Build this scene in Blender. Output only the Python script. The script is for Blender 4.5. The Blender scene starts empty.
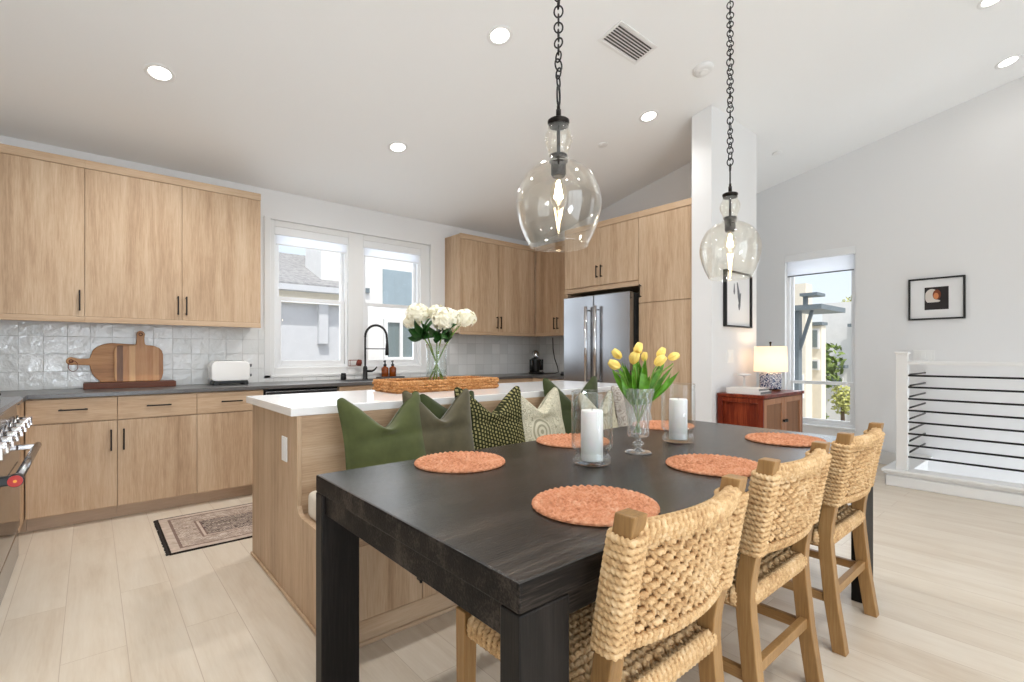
import bpy, math, random
from mathutils import Vector, Matrix
random.seed(7)
PI = math.pi
S = bpy.context.scene
COL = S.collection
SL = 0.205                                   # roof slope
def ceil_z(y): return 2.75 + SL * (5.06 - y)

# ------------------------------------------------------------------ mesh builder
class MB:
    def __init__(s): s.v = []; s.f = []; s.sm = []
    def add(s, vs, fs, smooth=False):
        o = len(s.v); s.v += [Vector(p) for p in vs]
        s.f += [[i + o for i in f] for f in fs]; s.sm += [smooth] * len(fs); return s
    def hexa(s, p): return s.add(p, [(0,3,2,1),(4,5,6,7),(0,1,5,4),(1,2,6,5),(2,3,7,6),(3,0,4,7)])
    def box(s, x0, x1, y0, y1, z0, z1):
        return s.hexa([(x0,y0,z0),(x1,y0,z0),(x1,y1,z0),(x0,y1,z0),(x0,y0,z1),(x1,y0,z1),(x1,y1,z1),(x0,y1,z1)])
    def prism(s, poly, mp, d0, d1):
        """poly of 2-D points, mp(a,b,d)->xyz, extruded d0..d1"""
        n = len(poly); vs = [mp(a,b,d0) for a,b in poly] + [mp(a,b,d1) for a,b in poly]
        fs = [tuple(range(n))[::-1], tuple(range(n, 2*n))] + [(i,(i+1)%n,n+(i+1)%n,n+i) for i in range(n)]
        return s.add(vs, fs)
    def grid(s, fn, nu, nv, cu=False, cv=False, smooth=True):
        vs = []; U = nu if cu else nu + 1; V = nv if cv else nv + 1
        for i in range(U):
            for j in range(V): vs.append(fn(i/nu, j/nv))
        fs = []
        for i in range(nu):
            for j in range(nv):
                a = i; b = (i+1) % U; c = j; d = (j+1) % V
                fs.append((a*V+c, b*V+c, b*V+d, a*V+d))
        return s.add(vs, fs, smooth)
    def lathe(s, c, prof, n=32, cap0=True, cap1=True, smooth=True, sx=1, sy=1):
        m = len(prof); vs = []
        for i in range(n):
            t = 2*PI*i/n
            for r, z in prof: vs.append((c[0]+r*math.cos(t)*sx, c[1]+r*math.sin(t)*sy, c[2]+z))
        fs = [(i*m+j, ((i+1)%n)*m+j, ((i+1)%n)*m+j+1, i*m+j+1) for i in range(n) for j in range(m-1)]
        o = len(s.v); s.add(vs, fs, smooth)
        if cap0 and prof[0][0] > 1e-6: s.f.append([o+i*m for i in range(n)][::-1]); s.sm.append(False)
        if cap1 and prof[-1][0] > 1e-6: s.f.append([o+i*m+m-1 for i in range(n)]); s.sm.append(False)
        return s
    def tube(s, pts, r, n=10, closed=False, twist=None, smooth=True, flat=1.0):
        pts = [Vector(p) for p in pts]; N = len(pts); rs = r if isinstance(r, (list, tuple)) else [r]*N
        T = []
        for i in range(N):
            a = pts[(i-1) % N] if closed or i > 0 else pts[i]; b = pts[(i+1) % N] if closed or i < N-1 else pts[i]
            T.append((b-a).normalized())
        u = T[0].orthogonal().normalized(); vs = []; L = 0
        for i in range(N):
            u = (u - T[i]*u.dot(T[i])).normalized(); w = T[i].cross(u)
            if i: L += (pts[i]-pts[i-1]).length
            for k in range(n):
                t = 2*PI*k/n; q = rs[i]
                if twist: q *= 1 + twist[1]*math.cos(2*t - 2*PI*L/twist[0])
                vs.append(pts[i] + u*(q*math.cos(t)) + w*(q*math.sin(t)*flat))
        fs = []
        for i in range(N if closed else N-1):
            j = (i+1) % N
            for k in range(n): fs.append((i*n+k, i*n+(k+1)%n, j*n+(k+1)%n, j*n+k))
        o = len(s.v); s.add(vs, fs, smooth)
        if not closed:
            s.f.append([o+k for k in range(n)][::-1]); s.f.append([o+(N-1)*n+k for k in range(n)]); s.sm += [False, False]
        return s
    def cyl(s, p0, p1, r, n=20, r1=None): return s.tube([p0, p1], [r, r if r1 is None else r1], n)
    def rope(s, pts, r, pitch=.022, n=8, step=.0045, closed=False, amp=.24):
        pts = [Vector(p) for p in pts]
        if closed: pts = pts + [pts[0]]
        out = [pts[0]]; 
        for a, b in zip(pts, pts[1:]):
            k = max(1, int(round((b-a).length/step)))
            for i in range(1, k+1): out.append(a.lerp(b, i/k))
        if closed: out = out[:-1]
        return s.tube(out, r, n, closed=closed, twist=(pitch, amp))
    def ball(s, c, rx, ry=None, rz=None, nu=16, nv=10):
        ry = rx if ry is None else ry; rz = rx if rz is None else rz
        return s.grid(lambda u, v: (c[0]+rx*math.cos(2*PI*u)*math.sin(PI*v), c[1]+ry*math.sin(2*PI*u)*math.sin(PI*v), c[2]-rz*math.cos(PI*v)), nu, nv, cu=True)
    def build(s, name, mat, parent=None, bevel=0, origin=None, solid=0):
        if parent is not None:
            org = Vector((0,0,0)); p = parent
            while p is not None: org += Vector(p.location); p = p.parent
        elif origin is not None: org = Vector(origin)
        else:
            lo = [min(v[i] for v in s.v) for i in range(3)]; hi = [max(v[i] for v in s.v) for i in range(3)]
            org = Vector(((lo[0]+hi[0])/2, (lo[1]+hi[1])/2, lo[2]))
        me = bpy.data.meshes.new(name)
        me.from_pydata([tuple(v-org) for v in s.v], [], s.f)
        me.polygons.foreach_set('use_smooth', s.sm)
        if isinstance(mat, (list, tuple)):
            for m in mat: me.materials.append(m)
        else: me.materials.append(mat)
        me.update()
        o = bpy.data.objects.new(name, me); COL.objects.link(o)
        if parent is not None: o.parent = parent
        else: o.location = org
        if solid:
            md = o.modifiers.new('thickness', 'SOLIDIFY'); md.thickness = solid; md.offset = 0
        if bevel:
            md = o.modifiers.new('bevel', 'BEVEL'); md.width = bevel; md.segments = 2; md.limit_method = 'ANGLE'; md.angle_limit = math.radians(40)
        return o

class Face:
    """flat front: a = along r, c = outwards along n, z up"""
    def __init__(s, o, r, n): s.o = Vector(o); s.r = Vector(r); s.n = Vector(n)
    def p(s, a, c, z): q = s.o + s.r*a + s.n*c; return Vector((q.x, q.y, z))
    def box(s, mb, a0, a1, c0, c1, z0, z1):
        q = [s.p(a0,c1,z0), s.p(a1,c1,z0), s.p(a1,c0,z0), s.p(a0,c0,z0)]
        return mb.hexa(q + [Vector((v.x, v.y, z1)) for v in q])
    def handle(s, a, z, L, vertical, c, parent, mat, name='handle', label=None):
        m = MB(); h = L/2; r = .005
        if vertical:
            s.box(m, a-r, a+r, c+.024, c+.034, z-h, z+h)
            for q in (-h+.012, h-.012): s.box(m, a-r, a+r, c, c+.024, z+q-r, z+q+r)
        else:
            s.box(m, a-h, a+h, c+.024, c+.034, z-r, z+r)
            for q in (-h+.012, h-.012): s.box(m, a+q-r, a+q+r, c, c+.024, z-r, z+r)
        return m.build(name, mat, parent, bevel=.0015)

def thing(name, label, cat, loc, group=None):
    o = bpy.data.objects.new(name, None); COL.objects.link(o); o.location = loc; o.empty_display_size = .1
    return tag(o, label, cat, group)
def tag(o, label, cat, group=None):
    o['label'] = label; o['category'] = cat
    if group: o['group'] = group
    return o
def struct(o): o['kind'] = 'structure'; return o
def dup(root, loc, label, group=None):
    r = root.copy(); COL.objects.link(r); r.location = loc; r['label'] = label
    if group: r['group'] = group
    def rec(a, b):
        for ch in list(a.children):
            c = ch.copy(); COL.objects.link(c); c.parent = b; rec(ch, c)
    rec(root, r)
    return r

# ------------------------------------------------------------------ materials
def lin(c):
    f = lambda v: v/12.92 if v <= .04045 else ((v+.055)/1.055)**2.4
    return tuple(f(x/255) for x in c) + (1,)
class NT:
    def __init__(s, name):
        s.m = bpy.data.materials.new(name); s.m.use_nodes = True; s.t = s.m.node_tree; s.t.nodes.clear()
        s.out = s.t.nodes.new('ShaderNodeOutputMaterial')
    def n(s, kind, **kw):
        x = s.t.nodes.new(kind)
        for k, v in kw.items():
            if k.startswith('_'): setattr(x, k[1:], v)
            else:
                key = int(k[1:]) if k[0] == 'i' and k[1:].isdigit() else k.replace('__', ' ')
                s.set(x.inputs[key], v)
        return x
    def set(s, inp, v):
        if hasattr(v, 'is_output') or isinstance(v, bpy.types.NodeSocket): s.t.links.new(v, inp)
        elif isinstance(v, bpy.types.Node): s.t.links.new(v.outputs[0], inp)
        else: inp.default_value = v
    def math(s, op, a, b=None, c=None):
        x = s.t.nodes.new('ShaderNodeMath'); x.operation = op; s.set(x.inputs[0], a)
        if b is not None: s.set(x.inputs[1], b)
        if c is not None: s.set(x.inputs[2], c)
        return x.outputs[0]
    def pos(s): return s.n('ShaderNodeNewGeometry').outputs['Position']
    def obj(s): return s.n('ShaderNodeTexCoord').outputs['Object']
    def xyz(s, v):
        x = s.n('ShaderNodeSeparateXYZ', Vector=v); return x.outputs[0], x.outputs[1], x.outputs[2]
    def comb(s, a, b, c): return s.n('ShaderNodeCombineXYZ', X=a, Y=b, Z=c).outputs[0]
    def scale(s, v, sc): return s.n('ShaderNodeMapping', Vector=v, Scale=sc).outputs[0]
    def noise(s, v, sc, detail=4, rough=.55, dist=0):
        return s.n('ShaderNodeTexNoise', Vector=v, Scale=sc, Detail=detail, Roughness=rough, Distortion=dist).outputs[0]
    def ramp(s, fac, stops, interp='LINEAR'):
        x = s.n('ShaderNodeValToRGB', Fac=fac); r = x.color_ramp; r.interpolation = interp
        while len(r.elements) < len(stops): r.elements.new(.5)
        for e, (p, c) in zip(r.elements, stops): e.position = p; e.color = c if len(c) == 4 else lin(c)
        return x.outputs[0]
    def mix(s, fac, a, b, mode='MIX'):
        x = s.t.nodes.new('ShaderNodeMix'); x.data_type = 'RGBA'; x.blend_type = mode
        s.set(x.inputs[0], fac); s.set(x.inputs[6], a); s.set(x.inputs[7], b); return x.outputs[2]
    def bump(s, h, strength=.2, dist=.01):
        return s.n('ShaderNodeBump', Height=h, Strength=strength, Distance=dist).outputs[0]
    def bsdf(s, **kw):
        p = s.n('ShaderNodeBsdfPrincipled', **kw); s.t.links.new(p.outputs[0], s.out.inputs[0]); return p

def plain(name, c, rough=.5, metal=0, spec=.5, noise=0, nscale=40, bump=0, **kw):
    t = NT(name); col = lin(c)
    if noise or bump:
        nz = t.noise(t.pos(), nscale)
        if noise:
            d = tuple(max(0, x*(1-noise)) for x in col[:3]) + (1,); e = tuple(min(1, x*(1+noise)) for x in col[:3]) + (1,)
            col = t.ramp(nz, [(.3, d), (.7, e)])
    p = t.bsdf(Base__Color=col, Roughness=rough, Metallic=metal, Specular__IOR__Level=spec, **kw)
    if bump: t.set(p.inputs['Normal'], t.bump(nz, bump, .004))
    return t.m

def wood(name, cols, axis='z', rough=.5, fine=1.0, grain=.12, contrast=1.0, streak=26, spec=.35, edge=0):
    """grain runs along axis, world position"""
    t = NT(name); p = t.pos()
    sc = {'x': (.05,1,1), 'y': (1,.05,1), 'z': (1,1,.05)}[axis]
    v = t.scale(p, tuple(q*fine for q in sc))
    warp = t.noise(v, 3.2, 3, .5); 
    broad = t.noise(v, 9, 5, .6, .6); finen = t.noise(v, streak*6, 3, .7)
    sc2 = {'x': (.4,4,4), 'y': (4,.4,4), 'z': (4,4,.4)}[axis]
    mid = t.noise(t.scale(p, sc2), 2.2, 4, .6, 1.2)
    f = t.math('ADD', t.math('MULTIPLY', broad, .4), t.math('ADD', t.math('MULTIPLY', mid, .27), t.math('MULTIPLY', finen, .33)))
    f = t.math('MULTIPLY_ADD', t.math('SUBTRACT', f, .5), 2.2*contrast, .5)
    col = t.ramp(f, [(0, cols[0]), (.5, cols[1]), (1, cols[2])])
    if edge:                                   # gloss cut on side faces to shade them darker; top keeps its sheen
        up = t.math('GREATER_THAN', t.xyz(t.n('ShaderNodeNewGeometry').outputs['True Normal'])[2], .7)
        spec = t.math('MULTIPLY_ADD', up, spec-edge, edge); rough = t.math('MULTIPLY_ADD', up, rough-.5, .5)
    b = t.bsdf(Base__Color=col, Roughness=rough, Specular__IOR__Level=spec)
    t.set(b.inputs['Normal'], t.bump(finen, grain, .002))
    return t.m

def glass_thin(name, tint=(1,1,1), refl=1.0, ior=1.45, rough=0, glint=0):
    t = NT(name)
    bf = t.n('ShaderNodeNewGeometry').outputs['Backfacing']
    fr = t.n('ShaderNodeFresnel', IOR=t.math('ADD', t.math('MULTIPLY', bf, 1/ior), t.math('MULTIPLY', t.math('SUBTRACT', 1, bf), ior))).outputs[0]
    tr = t.n('ShaderNodeBsdfTransparent', Color=tint + (1,)); gl = t.n('ShaderNodeBsdfGlossy', Color=(1,1,1,1), Roughness=rough)
    mx = t.n('ShaderNodeMixShader', i0=t.math('MULTIPLY', fr, refl), i1=tr.outputs[0], i2=gl.outputs[0])
    if glint: mx = t.n('ShaderNodeMixShader', i0=glint, i1=mx.outputs[0], i2=t.n('ShaderNodeBsdfDiffuse', Color=(.95,.96,.96,1)).outputs[0])  # white diffuse mixed in, painting the bright glint of cut facets
    t.t.links.new(mx.outputs[0], t.out.inputs[0]); return t.m
def glass_solid(name, mixt=.5, tint=(1,1,1), ior=1.45, rough=0):
    t = NT(name)
    g = t.n('ShaderNodeBsdfGlass', Color=tint + (1,), Roughness=rough, IOR=ior); tr = t.n('ShaderNodeBsdfTransparent', Color=tint + (1,))
    mx = t.n('ShaderNodeMixShader', i0=mixt, i1=tr.outputs[0], i2=g.outputs[0])
    t.t.links.new(mx.outputs[0], t.out.inputs[0]); return t.m
def emit(name, c, st):
    t = NT(name); e = t.n('ShaderNodeEmission', Color=lin(c), Strength=st); t.t.links.new(e.outputs[0], t.out.inputs[0]); return t.m

M = {}
M['wall'] = plain('wall_paint', (232,232,232), .85, spec=.2)
M['ceil'] = plain('ceiling_paint', (243,244,244), .9, spec=.1)
M['trim'] = plain('white_trim', (232,232,231), .45)
M['vinyl'] = plain('white_vinyl', (238,239,240), .35)
OAK = [(152,122,93), (192,163,133), (214,191,163)]
M['oakv'] = wood('pale_oak_vertical', OAK, 'z', .5, contrast=1.3)
M['oakh'] = wood('pale_oak_horizontal', OAK, 'x', .5, contrast=1.2)
M['oaky'] = wood('pale_oak_along_depth', OAK, 'y', .5)
M['oakdull'] = wood('oak_toe_kick', [(160,136,112),(194,170,146),(212,190,166)], 'x', .55)
M['black'] = plain('black_metal', (22,21,21), .42, metal=.3)
M['blackplastic'] = plain('black_plastic', (18,18,19), .35)
M['gap'] = plain('dark_recess', (20,18,17), .9)
M['bronze'] = plain('dark_bronze', (38,33,30), .38, metal=.8)
M['counter'] = plain('charcoal_quartz', (92,90,89), .28, noise=.12, nscale=60)
M['quartz'] = plain('white_quartz', (240,239,238), .12, noise=.02, nscale=5)
M['steel'] = plain('stainless_steel', (160,162,166), .22, metal=1)
M['steeld'] = plain('brushed_steel_dark', (120,121,124), .35, metal=1)
M['chrome'] = plain('chrome', (215,215,218), .1, metal=1)
M['darkglass'] = plain('oven_glass', (14,14,15), .06)
M['red'] = plain('red_enamel', (200,28,18), .3)
M['gold'] = plain('gold_centre', (230,150,60), .3, metal=.6)
M['whiteplastic'] = plain('white_plastic', (238,238,236), .4)
M['toaster'] = plain('white_enamel', (240,238,235), .22)
M['cush'] = plain('cream_linen', (222,212,198), .9, spec=.1, noise=.08, nscale=300, bump=.2)
M['candle'] = plain('white_wax', (243,241,238), .5, Subsurface__Weight=.15)
M['mirrorwarm'] = plain('amber_glass', (130,62,18), .08)
M['darkwood'] = wood('walnut_board', [(58,28,16),(98,52,30),(130,76,46)], 'x', .45)
M['acacia'] = wood('acacia_board', [(128,82,46),(182,128,80),(212,164,112)], 'x', .4, contrast=1.2)
M['cherry'] = wood('cherry_wood', [(60,16,8),(112,38,20),(160,76,44)], 'z', .3, contrast=1.5)
M['cane'] = wood('cane_panel', [(96,62,38),(128,88,58),(152,110,78)], 'z', .5)
M['cherrypale'] = wood('worn_cherry_frame', [(130,84,56),(164,116,84),(192,148,116)], 'z', .4)
M['oakleg'] = wood('golden_oak_frame', [(112,82,48),(156,119,74),(186,151,106)], 'z', .42)
M['oaklegx'] = wood('golden_oak_rail', [(112,82,48),(156,119,74),(186,151,106)], 'y', .42)
M['tablex'] = wood('black_ash_top', [(12,10,9),(29,25,22),(78,69,62)], 'x', .27, contrast=1.5, grain=.6, spec=.55, edge=.12)
M['tablez'] = wood('black_ash_leg', [(11,9,9),(25,22,20),(48,43,40)], 'z', .45, contrast=1.0, grain=.25, spec=.18)
M['green'] = plain('green_velvet', (80,86,50), .85, spec=.15, noise=.16, nscale=14, Sheen__Weight=.25)
M['olive'] = plain('olive_velvet', (86,80,60), .8, spec=.15, noise=.22, nscale=12, Sheen__Weight=.3)
M['dkgreen'] = plain('dark_green_velvet', (62,70,40), .85, spec=.15, noise=.2, nscale=14, Sheen__Weight=.25)
M['leaf'] = plain('leaf_green', (88,142,34), .45, noise=.35, nscale=30)
M['leafd'] = plain('dark_leaf', (34,78,24), .4, noise=.35, nscale=30)
M['stem'] = plain('stem_green', (112,146,50), .5, noise=.2, nscale=30)
M['tulip'] = plain('yellow_petal', (250,218,118), .5, noise=.12, nscale=45)
M['hyd'] = plain('cream_floret', (246,242,222), .6, noise=.05, nscale=60)
M['glass'] = glass_thin('window_glass', refl=.5)
M['pend'] = glass_thin('seeded_glass', (.975,.968,.945), 1.15, 1.5)
M['hurr'] = glass_thin('hurricane_glass', (.96,.97,.97), 1.0, 1.5)
M['crystal'] = glass_thin('cut_crystal', (.95,.965,.96), 2.2, 1.5, .04, .1)
M['vase'] = glass_thin('clear_vase_glass', (.95,.965,.96), 1.2, 1.5)
M['water'] = glass_thin('water', (.93,.96,.95), .4, 1.33)
M['filament'] = emit('bulb_filament', (255,232,196), 40)
M['bulb'] = glass_thin('bulb_glass', (1,.97,.9), 1.0, 1.4)
M['down'] = emit('downlight_lens', (255,250,242), 9)
M['paper'] = plain('white_mat_board', (232,232,232), .8)
M['frame'] = plain('black_frame', (14,13,13), .4)
M['ink'] = plain('grey_ink', (120,122,126), .8)
M['ink2'] = plain('dark_print', (26,19,17), .6)
M['skin1'] = plain('warm_print_tone', (205,130,84), .7)
M['skin2'] = plain('auburn_print_tone', (120,58,30), .7)
M['pale'] = plain('pale_print_tone', (214,206,198), .7)
M['book'] = plain('white_book_cover', (226,222,218), .5)
M['bookd'] = plain('grey_book_spine', (128,126,126), .5)
M['pages'] = plain('book_pages', (236,228,214), .8)
M['rust'] = plain('rust_sponge', (122,52,38), .8, noise=.2, nscale=90)
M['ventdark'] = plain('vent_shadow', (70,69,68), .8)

def rope_mat(name, cols, sc=60):
    t = NT(name); p = t.pos(); a = t.noise(p, sc, 3, .6); b = t.noise(p, sc*.16, 3, .6); c = t.noise(p, sc*6, 2, .6)
    f = t.math('ADD', t.math('MULTIPLY', a, .5), t.math('ADD', t.math('MULTIPLY', b, .3), t.math('MULTIPLY', c, .2)))
    col = t.ramp(t.math('MULTIPLY_ADD', t.math('SUBTRACT', f, .5), 2.4, .5), [(0, cols[0]), (.5, cols[1]), (1, cols[2])])
    q = t.bsdf(Base__Color=col, Roughness=.75, Specular__IOR__Level=.2); t.set(q.inputs['Normal'], t.bump(c, .4, .002)); return t.m
M['rope'] = rope_mat('seagrass_rope', [(148,106,66),(208,172,126),(236,212,174)])
M['raffia'] = rope_mat('terracotta_raffia', [(140,84,56),(203,138,102),(226,184,154)], 90)
M['rattan'] = rope_mat('honey_rattan', [(112,68,34),(186,130,78),(228,188,140)], 90)

def floor_mat():
    t = NT('oak_plank_floor'); x, y, z = t.xyz(t.pos())
    br = t.n('ShaderNodeTexBrick', _offset=.37, _offset_frequency=2, Vector=t.comb(y, t.math('ADD', x, .09), 0), Color1=(.2,.2,.2,1), Color2=(.8,.8,.8,1), Mortar=(0,0,0,1), Scale=1, Mortar__Size=.0014, Mortar__Smooth=.3, Bias=0, Brick__Width=1.55, Row__Height=.2)
    v = t.comb(t.math('MULTIPLY', x, 1), t.math('MULTIPLY', y, .07), br.outputs[0])
    g = t.noise(v, 11, 5, .6, .6); fi = t.noise(v, 120, 3, .6)
    kn = t.noise(t.comb(t.math('MULTIPLY', x, 1.6), t.math('MULTIPLY', y, .55), br.outputs[0]), 3.2, 4, .55, 1.0)
    f = t.math('ADD', t.math('ADD', t.math('MULTIPLY', g, .46), t.math('MULTIPLY', fi, .2)), t.math('ADD', t.math('MULTIPLY', kn, .3), t.math('MULTIPLY', br.outputs[0], .1)))
    col = t.ramp(f, [(.3, (196,178,156)), (.5, (214,201,183)), (.7, (226,216,201))])
    col = t.mix(t.math('MULTIPLY', br.outputs['Fac'], .45), col, lin((150,120,94)))
    q = t.bsdf(Base__Color=col, Roughness=t.math('MULTIPLY_ADD', fi, .16, .26), Specular__IOR__Level=.42)
    t.set(q.inputs['Normal'], t.bump(t.math('SUBTRACT', fi, t.math('MULTIPLY', br.outputs['Fac'], 1.5)), .08, .002)); return t.m
M['floor'] = floor_mat()

def tile_mat(name, axis):
    t = NT(name); x, y, z = t.xyz(t.pos()); h = x if axis == 'x' else y
    zz = t.math('SUBTRACT', z, .914)
    br = t.n('ShaderNodeTexBrick', _offset=0, _offset_frequency=2, Vector=t.comb(t.math('ADD', h, 2), zz, 0), Color1=(.1,.1,.1,1), Color2=(.9,.9,.9,1), Mortar=(.5,.5,.5,1), Scale=1, Mortar__Size=.0022, Mortar__Smooth=.5, Bias=0, Brick__Width=.133, Row__Height=.133)
    nz = t.noise(t.comb(h, zz, br.outputs[0]), 13, 3, .5, .3)
    col = t.ramp(br.outputs[0], [(.0, (224,225,223)), (1, (243,243,242))])
    col = t.mix(t.math('MULTIPLY', br.outputs['Fac'], .8), col, lin((205,204,202)))
    q = t.bsdf(Base__Color=col, Roughness=.08, Specular__IOR__Level=.6)
    n1 = t.bump(t.math('MULTIPLY', br.outputs['Fac'], -1.0), .5, .003)
    t.set(q.inputs['Normal'], t.n('ShaderNodeBump', Height=nz, Strength=.75, Distance=.012, Normal=n1).outputs[0]); return t.m
M['tile'] = tile_mat('glazed_square_tile', 'x'); M['tiley'] = tile_mat('glazed_square_tile_return', 'y')

def rug_mat(x0, x1, y0, y1):
    t = NT('faded_persian_pattern'); x, y, z = t.xyz(t.pos())
    dx = t.math('SUBTRACT', x, x0); dyl = t.math('SUBTRACT', y, y0); dyh = t.math('SUBTRACT', y1, y)
    d = t.math('MINIMUM', dx, t.math('MINIMUM', dyl, dyh))
    base = t.ramp(t.noise(t.pos(), 22, 4, .6), [(.3, (176,158,144)), (.7, (206,190,176))])
    vo = t.n('ShaderNodeTexVoronoi', _feature='F1', _distance='MANHATTAN', Vector=t.pos(), Scale=9).outputs[0]
    rings = t.math('SINE', t.math('MULTIPLY', vo, 34)); nz = t.noise(t.pos(), 30, 3, .6)
    motif = t.math('GREATER_THAN', t.math('ADD', t.math('MULTIPLY', rings, .22), nz), .6)
    field = t.math('GREATER_THAN', d, .23)
    mf = t.math('GREATER_THAN', t.math('ADD', t.math('MULTIPLY', rings, .25), nz), .42)
    dark = t.mix(mf, base, lin((84,72,68)))
    border = t.math('MULTIPLY', t.math('GREATER_THAN', d, .075), t.math('LESS_THAN', d, .2))
    bm = t.mix(t.math('MULTIPLY', motif, .75), base, lin((104,86,78)))
    col = t.mix(field, base, dark); col = t.mix(border, col, bm)
    line = t.math('ADD', t.math('COMPARE', d, .07, .008), t.math('ADD', t.math('COMPARE', d, .205, .006), t.math('COMPARE', d, .23, .004)))
    col = t.mix(t.math('MULTIPLY', line, .75), col, lin((100,72,66)))
    endband = t.math('LESS_THAN', dx, .014); rim = t.math('LESS_THAN', t.math('MINIMUM', dyl, dyh), .014)
    col = t.mix(t.math('MAXIMUM', endband, rim), col, lin((44,38,34)))
    q = t.bsdf(Base__Color=col, Roughness=.95, Specular__IOR__Level=.1); t.set(q.inputs['Normal'], t.bump(nz, .4, .004)); return t.m

def paisley(name, bg, fg, med=True, sc=34):
    t = NT(name); o = t.obj(); x, y, z = t.xyz(o)
    r = t.math('SQRT', t.math('ADD', t.math('POWER', t.math('ADD', x, .05), 2), t.math('POWER', t.math('ADD', z, .035), 2)))
    vo = t.n('ShaderNodeTexVoronoi', _feature='F1', Vector=o, Scale=sc).outputs[0]
    rings = t.math('SINE', t.math('MULTIPLY', vo, 26))
    m = t.math('MULTIPLY', t.math('GREATER_THAN', rings, .25), t.math('GREATER_THAN', t.noise(o, 40, 2), .42))
    if med:
        c = t.math('GREATER_THAN', t.math('SINE', t.math('MULTIPLY', r, 210)), .2); inside = t.math('LESS_THAN', r, .085)
        m = t.math('ADD', t.math('MULTIPLY', inside, c), t.math('MULTIPLY', t.math('SUBTRACT', 1, inside), m))
    q = t.bsdf(Base__Color=t.mix(t.math('MULTIPLY', m, .8), lin(bg), lin(fg)), Roughness=.9, Specular__IOR__Level=.1); t.set(q.inputs['Normal'], t.bump(t.noise(o, 400, 2), .2, .002)); return t.m
M['paisley'] = paisley('pale_medallion_print', (206,200,178), (146,142,120))
M['floral'] = paisley('grey_paisley_print', (190,182,172), (146,134,126), False, 22)
def kantha():
    t = NT('dark_stitched_print'); o = t.obj(); x, y, z = t.xyz(o)
    wob = t.math('MULTIPLY', t.noise(o, 7, 2), .05)
    u = t.math('ADD', x, wob)
    rows = t.math('GREATER_THAN', t.math('SINE', t.math('MULTIPLY', u, 330)), .0)
    st = t.math('GREATER_THAN', t.math('SINE', t.math('ADD', t.math('MULTIPLY', z, 300), t.math('MULTIPLY', t.math('FLOOR', t.math('MULTIPLY', u, 52.5)), 2.1))), -.35)
    vo = t.n('ShaderNodeTexVoronoi', _feature='F1', Vector=o, Scale=46).outputs[0]
    m = t.math('MULTIPLY', t.math('MULTIPLY', rows, st), t.math('GREATER_THAN', vo, .22))
    col = t.mix(m, lin((44,46,28)), lin((150,142,98)))
    t.bsdf(Base__Color=col, Roughness=.9, Specular__IOR__Level=.1); return t.m
M['kantha'] = kantha()
def porcelain():
    t = NT('blue_white_porcelain'); o = t.obj()
    vo = t.n('ShaderNodeTexVoronoi', _feature='F1', Vector=o, Scale=48).outputs[0]
    m = t.math('GREATER_THAN', t.math('ADD', t.math('SINE', t.math('MULTIPLY', vo, 14)), t.noise(o, 60, 3)), .62)
    t.bsdf(Base__Color=t.mix(m, lin((206,208,214)), lin((48,62,104))), Roughness=.15); return t.m
M['porcelain'] = porcelain()
def striped_board():
    t = NT('striped_acacia'); x, y, z = t.xyz(t.pos())
    cell = t.math('FLOOR', t.math('MULTIPLY', x, 26)); wn = t.n('ShaderNodeTexWhiteNoise', _noise_dimensions='1D', W=cell).outputs[0]
    g = t.noise(t.comb(t.math('MULTIPLY', x, 3), y, t.math('MULTIPLY', z, .3)), 30, 4)
    f = t.math('ADD', t.math('MULTIPLY', wn, .75), t.math('MULTIPLY', g, .3))
    t.bsdf(Base__Color=t.ramp(f, [(.1, (104,62,28)), (.5, (176,118,66)), (.95, (218,172,120))]), Roughness=.4); return t.m
M['striped'] = striped_board()
def shade_mat():
    t = NT('lit_lamp_shade'); d = t.n('ShaderNodeBsdfTranslucent', Color=lin((255,244,230))); e = t.n('ShaderNodeEmission', Color=lin((255,220,180)), Strength=.2)
    f = t.n('ShaderNodeBsdfDiffuse', Color=lin((245,238,228)))
    a = t.n('ShaderNodeMixShader', i0=.5, i1=f.outputs[0], i2=d.outputs[0]); b = t.n('ShaderNodeAddShader', i0=a.outputs[0], i1=e.outputs[0])
    t.t.links.new(b.outputs[0], t.out.inputs[0]); return t.m
M['shade'] = shade_mat()
def blind_mat():
    t = NT('roller_shade_fabric'); d = t.n('ShaderNodeBsdfTranslucent', Color=lin((246,248,252))); f = t.n('ShaderNodeBsdfDiffuse', Color=lin((240,241,243)))
    a = t.n('ShaderNodeMixShader', i0=.6, i1=f.outputs[0], i2=d.outputs[0]); t.t.links.new(a.outputs[0], t.out.inputs[0]); return t.m
M['blind'] = blind_mat()
# outside
M['stucco'] = plain('white_stucco', (232,232,230), .9, noise=.03, nscale=6)
M['beige'] = plain('beige_stucco', (234,226,208), .9, noise=.03, nscale=6)
M['cream'] = plain('cream_stucco', (240,233,216), .9, noise=.03, nscale=6)
M['greyst'] = plain('pale_grey_stucco', (205,208,212), .9, noise=.03, nscale=6)
M['roof'] = plain('grey_roof_tile', (150,150,150), .9, noise=.25, nscale=14)
M['bluegrey'] = plain('blue_grey_panel', (152,170,180), .6, noise=.05, nscale=5)
M['awning'] = plain('grey_painted_steel', (112,124,130), .5)
M['outglass'] = plain('dim_window_glass', (120,134,136), .15)
M['foliage'] = plain('tree_foliage', (120,140,70), .8, noise=.5, nscale=7)
M['foliagey'] = plain('yellow_green_foliage', (186,188,110), .8, noise=.35, nscale=7)
M['bark'] = plain('bark', (110,92,74), .9)
M['paving'] = plain('pale_paving', (190,186,178), .95, noise=.1, nscale=3)

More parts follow.
